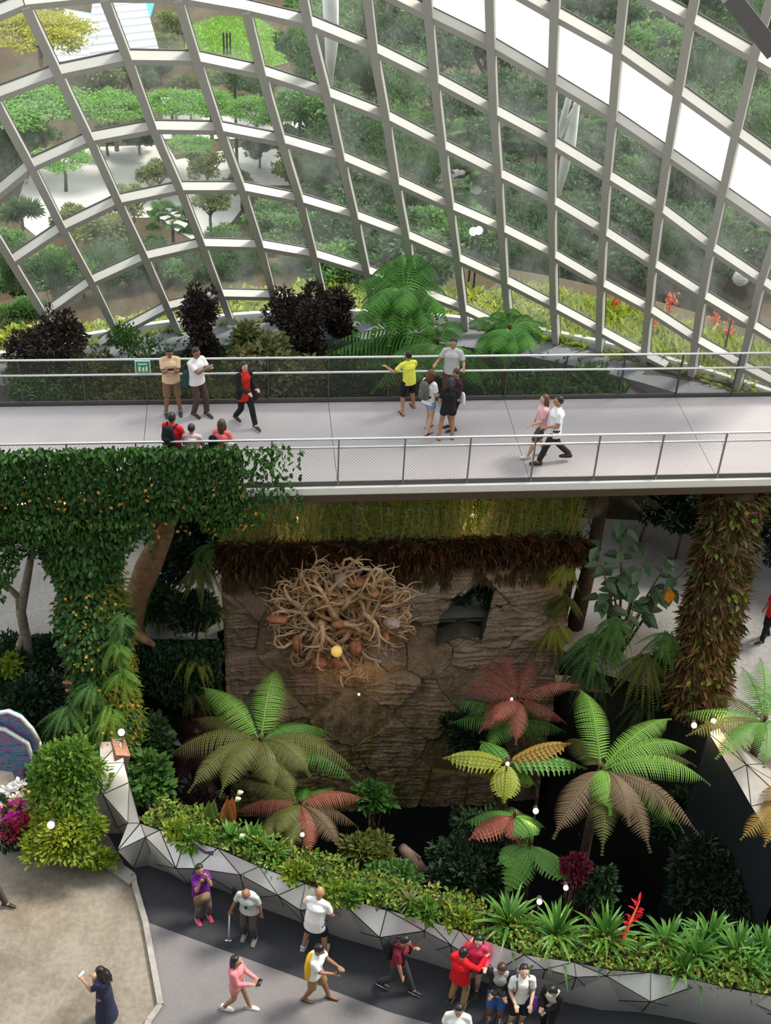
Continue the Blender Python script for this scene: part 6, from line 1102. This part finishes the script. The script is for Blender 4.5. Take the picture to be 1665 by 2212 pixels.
p = person('woman with long dark hair in red blouse and black cardigan striding right', (530, 918), ZB, 1.62, 312, cb('red', (.55, .03, .02)), cb('black', (.018, .018, .02)), 'fair', 'long', lf=(-.08, .30), rf=(.08, -.28), lh=(-.14, .28, 1.10), rh=(.12, .30, 1.08), nod=8, female=True, jacket=cb('black', (0, 0, 0)), topz=-.22, rfl=.05); sidebag(p, (-.26, .0, .74), (.24, .12, .20), cb('black', (0, 0, 0)), 'black handbag hanging beside the woman in the red blouse', 0, name='handbag')
q = at(371, 889, ZB + 1.70); p = person('man in red shirt seen from behind over the ivy', tuple(Vector((q.x, q.y, ZB))), ZB, 1.70, 72, cb('redt', (.62, .02, .025)), cb('navy', (.02, .025, .05)), 'brown', lh=(-.2, .28, 1.0), rh=(.2, .28, 1.0)); backpack(p, cb('bag_black', (.015, .015, .018)), 'black backpack worn by the man in red at the near railing')
q = at(413, 914, ZB + 1.5); person('child in pale pink checked shirt seen from behind over the ivy', tuple(Vector((q.x, q.y, ZB))), ZB, 1.50, 88, cb('check', (.62, .46, .48)), cb('navy', (0, 0, 0)), 'tan', lh=(-.2, .25, .95), rh=(.2, .25, .95), fat=1.1)
q = at(479, 904, ZB + 1.58); p = person('woman with dark bobbed hair in pink red top behind the ivy railing', tuple(Vector((q.x, q.y, ZB))), ZB, 1.58, 80, cb('rose', (.75, .16, .15)), cb('rose_skirt', (.5, .04, .05)), 'fair', 'bob', 'brown', legs='hot', lh=(-.2, .2, .95), rh=(.22, .2, .95), female=True); sidebag(p, (.22, -.1, 1.05), (.26, .12, .2), cb('white', (0, 0, 0)), 'white shoulder bag of the woman in the pink red top', 0); sidebag(p, (-.17, -.17, 1.18), (.2, .14, .26), cb('bag_black', (0, 0, 0)), 'small black bag of the woman in the pink red top', None)
p = person('boy in bright yellow shirt and black shorts leaning on the far rail', (880, 888), ZB, 1.56, 118, cb('yellow', (.80, .80, .10)), cb('black', (0, 0, 0)), 'tan', legs='shorts', lf=(-.20, -.12), rf=(.22, .10), lh=(-.50, .30, 1.22), rh=(.26, .42, 1.15), lean=6, side=-.06, sandal=True, turn=-20)
p = person('grey haired man in pale grey shirt facing the two women', (968, 872), ZB, 1.72, 262, cb('grey_polo', (.55, .54, .55)), cb('umber', (0, 0, 0)), 'tan', lh=(-.30, .28, 1.15), rh=(.34, .22, 1.14), nod=8, turn=0, fat=1.05)
p = person('woman with long auburn hair, white top and denim shorts', (922, 932), ZB, 1.60, 48, cb('white', (0, 0, 0)), cb('denim', (.22, .35, .55)), 'fair', 'long', 'red', legs='hot', lf=(-.1, .12), rf=(.1, -.12), lh=(-.12, .28, 1.02), rh=(.2, .22, 1.0), female=True, sandal=True, nod=10); backpack(p, cb('grey_bag', (.14, .14, .13)), 'grey backpack on the woman with auburn hair', cb('bag_black', (0, 0, 0)), .9)
p = person('woman in black top and black shorts seen from behind on the bridge', (963, 950), ZB, 1.60, 92, cb('black', (0, 0, 0)), cb('black', (0, 0, 0)), 'tan', 'pony', legs='hot', lf=(-.17, 0), rf=(.15, .06), lh=(-.22, .18, .98), rh=(.16, .25, 1.1), female=True, sandal=True, nod=12)
p = person('person in dark top between the grey haired man and the woman in black', (976, 928), ZB, 1.58, 200, cb('plum', (.05, .02, .03)), cb('black', (0, 0, 0)), 'tan', 'short', 'brown', lh=(-.1, .25, 1.05), rh=(.12, .28, 1.0), nod=20, legs='shorts'); sidebag(p, (-.2, -.12, 1.0), (.2, .1, .24), cb('white', (0, 0, 0)), 'white and black bag behind the woman in black', None)
p = person('woman in pale pink blouse and dark skirt walking left beside the man in white', (1158, 986), ZB, 1.58, 188, cb('pale_pink', (.78, .45, .50)), cb('taupe', (.10, .08, .075)), 'fair', 'bob', 'red', legs='shorts', lf=(-.08, .22), rf=(.08, -.20), lh=(-.15, .25, 1.0), rh=(.2, .1, .85), shoes=(.8, .8, .78), female=True)
p = person('man in loose white shirt and black trousers striding left', (1186, 1000), ZB, 1.70, 186, cb('white', (0, 0, 0)), cb('black_tr', (.03, .02, .02)), 'tan', lf=(-.08, .26), rf=(.08, -.42), rfl=.10, lh=(-.18, .22, 1.05), rh=(.22, -.1, .85), fat=1.1, topz=-.18, shoes=(.05, .02, .02), sole=(.04, .02, .02))
# lower level
p = person('woman in purple blouse with raised arms taking a picture by the parapet', (438, 1980), 0, 1.55, 300, cb('purple', (.14, .02, .22)), cb('grey_tr', (.16, .13, .14)), 'tan', 'short', lf=(-.12, .05), rf=(.14, .02), lh=(-.07, .22, 1.55), rh=(.10, .26, 1.50), sleeve='short', shoes=(.65, .05, .14), fat=1.12, female=True, topz=-.14); held(p, 'camera', (.05, .27, 1.56), (.12, .07, .08), plain('phone_black', (0, 0, 0)), 'small black camera held up by the woman in purple', 'camera', 0); held(p, 'tote_bag', (.05, .17, .84), (.32, .08, .26), cb('khaki_bag', (.26, .17, .10)), 'brown cloth bag wrapped at the waist of the woman in purple', 'bag')
p = person('old bald man in pale grey shirt leaning on a white cane', (540, 2022), 0, 1.64, 258, cb('pale_grey', (.52, .56, .56)), cb('charcoal', (.09, .075, .075)), 'brown', bald=True, lf=(-.12, .05), rf=(.11, 0), lh=(-.26, .02, .82), rh=(.34, .12, .86), nod=38, lean=10, fat=1.15, shoes=(.2, .2, .2))
a_ = p['W'](p['hands'][1]); e_ = at(494, 2032, .02); b = MB(); b.tube([a_ + Vector((0, 0, .05)), e_], [.014, .016], 8); b.tube([e_ + Vector((-.07, 0, 0)), e_ + Vector((.05, 0, 0))], .016, 8); tag(b.build('walking_cane', plain('cane_white', (.8, .8, .8), .4), smooth=True), 'white walking cane in the hand of the old bald man', 'cane'); held(p, 'sunglasses', (0, .19, 1.18), (.05, .03, .10), plain('phone_black', (0, 0, 0)), 'dark glasses hanging on the chest of the old man', 'glasses'); sidebag(p, (.30, -.04, 1.28), (.12, .1, .2), cb('bag_black', (0, 0, 0)), 'black sling bag at the shoulder of the old man', None)
p = person('bald man in white shirt and navy shorts leaning over the parapet, back turned', (678, 2055), 0, 1.80, 72, cb('white', (0, 0, 0)), cb('navy', (0, 0, 0)), 'tan', bald=True, legs='shorts', lf=(-.2, -.02), rf=(.2, .02), lh=(-.33, .34, .98), rh=(.33, .26, .92), lean=12, side=.04, shoes=(.55, .55, .55), fat=1.12, topz=-.16, sole=(.8, .8, .8))
p = person('woman with wind blown black hair in long navy patterned dress', (232, 2203), 0, 1.60, 155, cb('dress_navy', (.035, .04, .085)), cb('dress_navy', (0, 0, 0)), 'tan', 'long', legs='dress', lh=(-.12, .34, 1.22), rh=(.16, .30, 1.05), female=True, nod=10, topz=.05); phone(p, (-.06, .42, 1.26), 'white phone in the hand of the woman in the navy dress', plain('phone_white', (.8, .8, .8), .3)); sidebag(p, (.14, .28, 1.0), (.16, .08, .2), cb('cream_bag', (.6, .4, .2)), 'small tan bag on the arm of the woman in the navy dress', None)
b = MB(); hd_ = p['W'](p['head']); b.tube([hd_ + Vector((.0, .02, .0)), hd_ + Vector((.10, .0, -.03)), hd_ + Vector((.17, -.02, -.12)), hd_ + Vector((.20, -.04, -.22))], [.085, .075, .05, .012], 10, True, .6, None, True); b.build('blown_hair', HAIR['black'], p['root'], smooth=True)
p = person('woman with long black hair in pink shirt and shorts walking right', (515, 2180), 0, 1.60, 348, cb('pink', (.72, .26, .30)), cb('pink', (0, 0, 0)), 'tan', 'long', legs='hot', lf=(-.08, .20), rf=(.08, -.26), lh=(-.05, .34, 1.12), rh=(.10, .30, 1.10), female=True, shoes=(.8, .8, .8), sole=(.85, .85, .85), rfl=.03, sleeve='long'); phone(p, (.04, .46, 1.14), 'phone held low by the woman in pink', None, .1)
p = person('man in white shirt with yellow back panel and tan shorts using a phone', (680, 2158), 0, 1.68, 345, cb('white', (0, 0, 0)), cb('tan_short', (.35, .22, .10)), 'brown', legs='shorts', lf=(-.1, .24), rf=(.1, -.18), lh=(-.04, .42, 1.18), rh=(.06, .36, 1.06), nod=22, sandal=True, fat=1.12, lean=4); phone(p, (.02, .47, 1.16), 'phone held out by the man in the white and yellow shirt', None, .4)
b = MB(); W = p['W']; fx = Vector((math.cos(p['face']), math.sin(p['face']), 0)); b.tube([W((.06, -.085, .88)), W((.06, -.09, 1.15)), W((.06, -.075, 1.36))], [.15, .155, .13], 16, True, .58, fx, True); b.build('yellow_panel', cb('amber', (.85, .50, .03)), p['root'], smooth=True)
p = person('man in maroon shirt and dark trousers striding right with a black backpack', (856, 2138), 0, 1.70, 335, cb('maroon', (.20, .02, .035)), cb('grey_jean', (.05, .055, .06)), 'tan', lf=(-.08, .30), rf=(.08, -.30), lh=(-.1, .25, 1.35), rh=(.24, .20, .78), nod=16, lean=7, rfl=.06); backpack(p, cb('bag_black', (0, 0, 0)), 'black backpack on the man in the maroon shirt')
p = person('person in red sweater and khaki trousers hugging the woman in pink red', (986, 2168), 0, 1.68, 58, cb('red_sw', (.62, .012, .02)), cb('khaki', (.38, .24, .13)), 'tan', 'short', lf=(-.13, 0), rf=(.13, 0), lh=(-.10, .42, 1.32), rh=(.28, .36, 1.26), sleeve='long', fat=1.12, nod=18)
p = person('woman with glasses in pink red jacket and black shorts, hugged', (1018, 2140), 0, 1.64, 262, cb('pink_red', (.60, .05, .12)), cb('black', (0, 0, 0)), 'fair', 'pony', legs='hot', lh=(-.2, .24, 1.2), rh=(.22, .22, 1.2), sleeve='long', female=True); b = MB(); hd_ = p['head']
for s in (-1, 1): b.tube([p['W'](hd_ + Vector((s * .034 + .02 * math.cos(t), .105, .022 + .018 * math.sin(t)))) for t in np.linspace(0, 6.28, 12)], .003, 5)
b.build('glasses', plain('phone_black', (0, 0, 0)), p['root'])
p = person('person in grey vest with black sleeves and blue shorts, arms folded', (1066, 2200), 0, 1.70, 262, cb('vest_grey', (.30, .30, .31)), cb('blue', (.04, .10, .32)), 'brown', 'short', 'brown', legs='shorts', lh=(.08, .24, 1.12), rh=(-.08, .26, 1.15), nod=25, sleeve='none', jacket=cb('black', (0, 0, 0)))
p = person('man in white shirt with backpack straps looking up', (1112, 2212), 0, 1.72, 275, cb('white', (0, 0, 0)), cb('black', (0, 0, 0)), 'fair', lh=(-.14, .26, 1.02), rh=(.14, .26, 1.04), nod=-14, topz=-.14, legs='shorts'); backpack(p, cb('grey_bag', (0, 0, 0)), 'grey backpack on the man in white looking up', None, .9); sidebag(p, (-.24, .10, .80), (.18, .08, .36), plain('violet', (.22, .05, .45), .5), 'purple bag hanging from the man in white looking up', None, name='tote_bag')
p = person('person in black jacket and black cap crouched against the parapet', (1182, 2222), 0, 1.55, 235, cb('mask_white', (.45, .43, .40)), cb('black', (0, 0, 0)), 'fair', 'bob', lh=(-.02, .28, 1.0), rh=(.10, .30, 1.08), nod=30, lean=14, sleeve='none', jacket=cb('black', (0, 0, 0)), female=True); held(p, 'face_mask', p['head'] + Vector((0, .085, -.05)), (.10, .05, .09), plain('mask', (.75, .72, .68), .7), 'pale mask on the face of the crouched person in black', 'mask')
q = at(992, 2172, 1.72); p = person('man in white shirt at the bottom edge, only head and shoulders in view', tuple(Vector((q.x, q.y, 0))), 0, 1.72, 265, cb('white', (0, 0, 0)), cb('navy', (0, 0, 0)), 'tan', nod=10, fat=1.15)
person('person in dark clothes at the far left edge, one shoe in view', (-12, 1962), 0, 1.70, 350, cb('black', (0, 0, 0)), cb('charcoal', (0, 0, 0)), 'tan', lf=(-.1, .2), rf=(.1, -.2))
person('distant person in black trousers and red top at the right edge', (1650, 1382), 0, 1.65, 200, cb('redt', (0, 0, 0)), cb('black', (0, 0, 0)), 'tan', lf=(-.1, .15), rf=(.1, -.15))
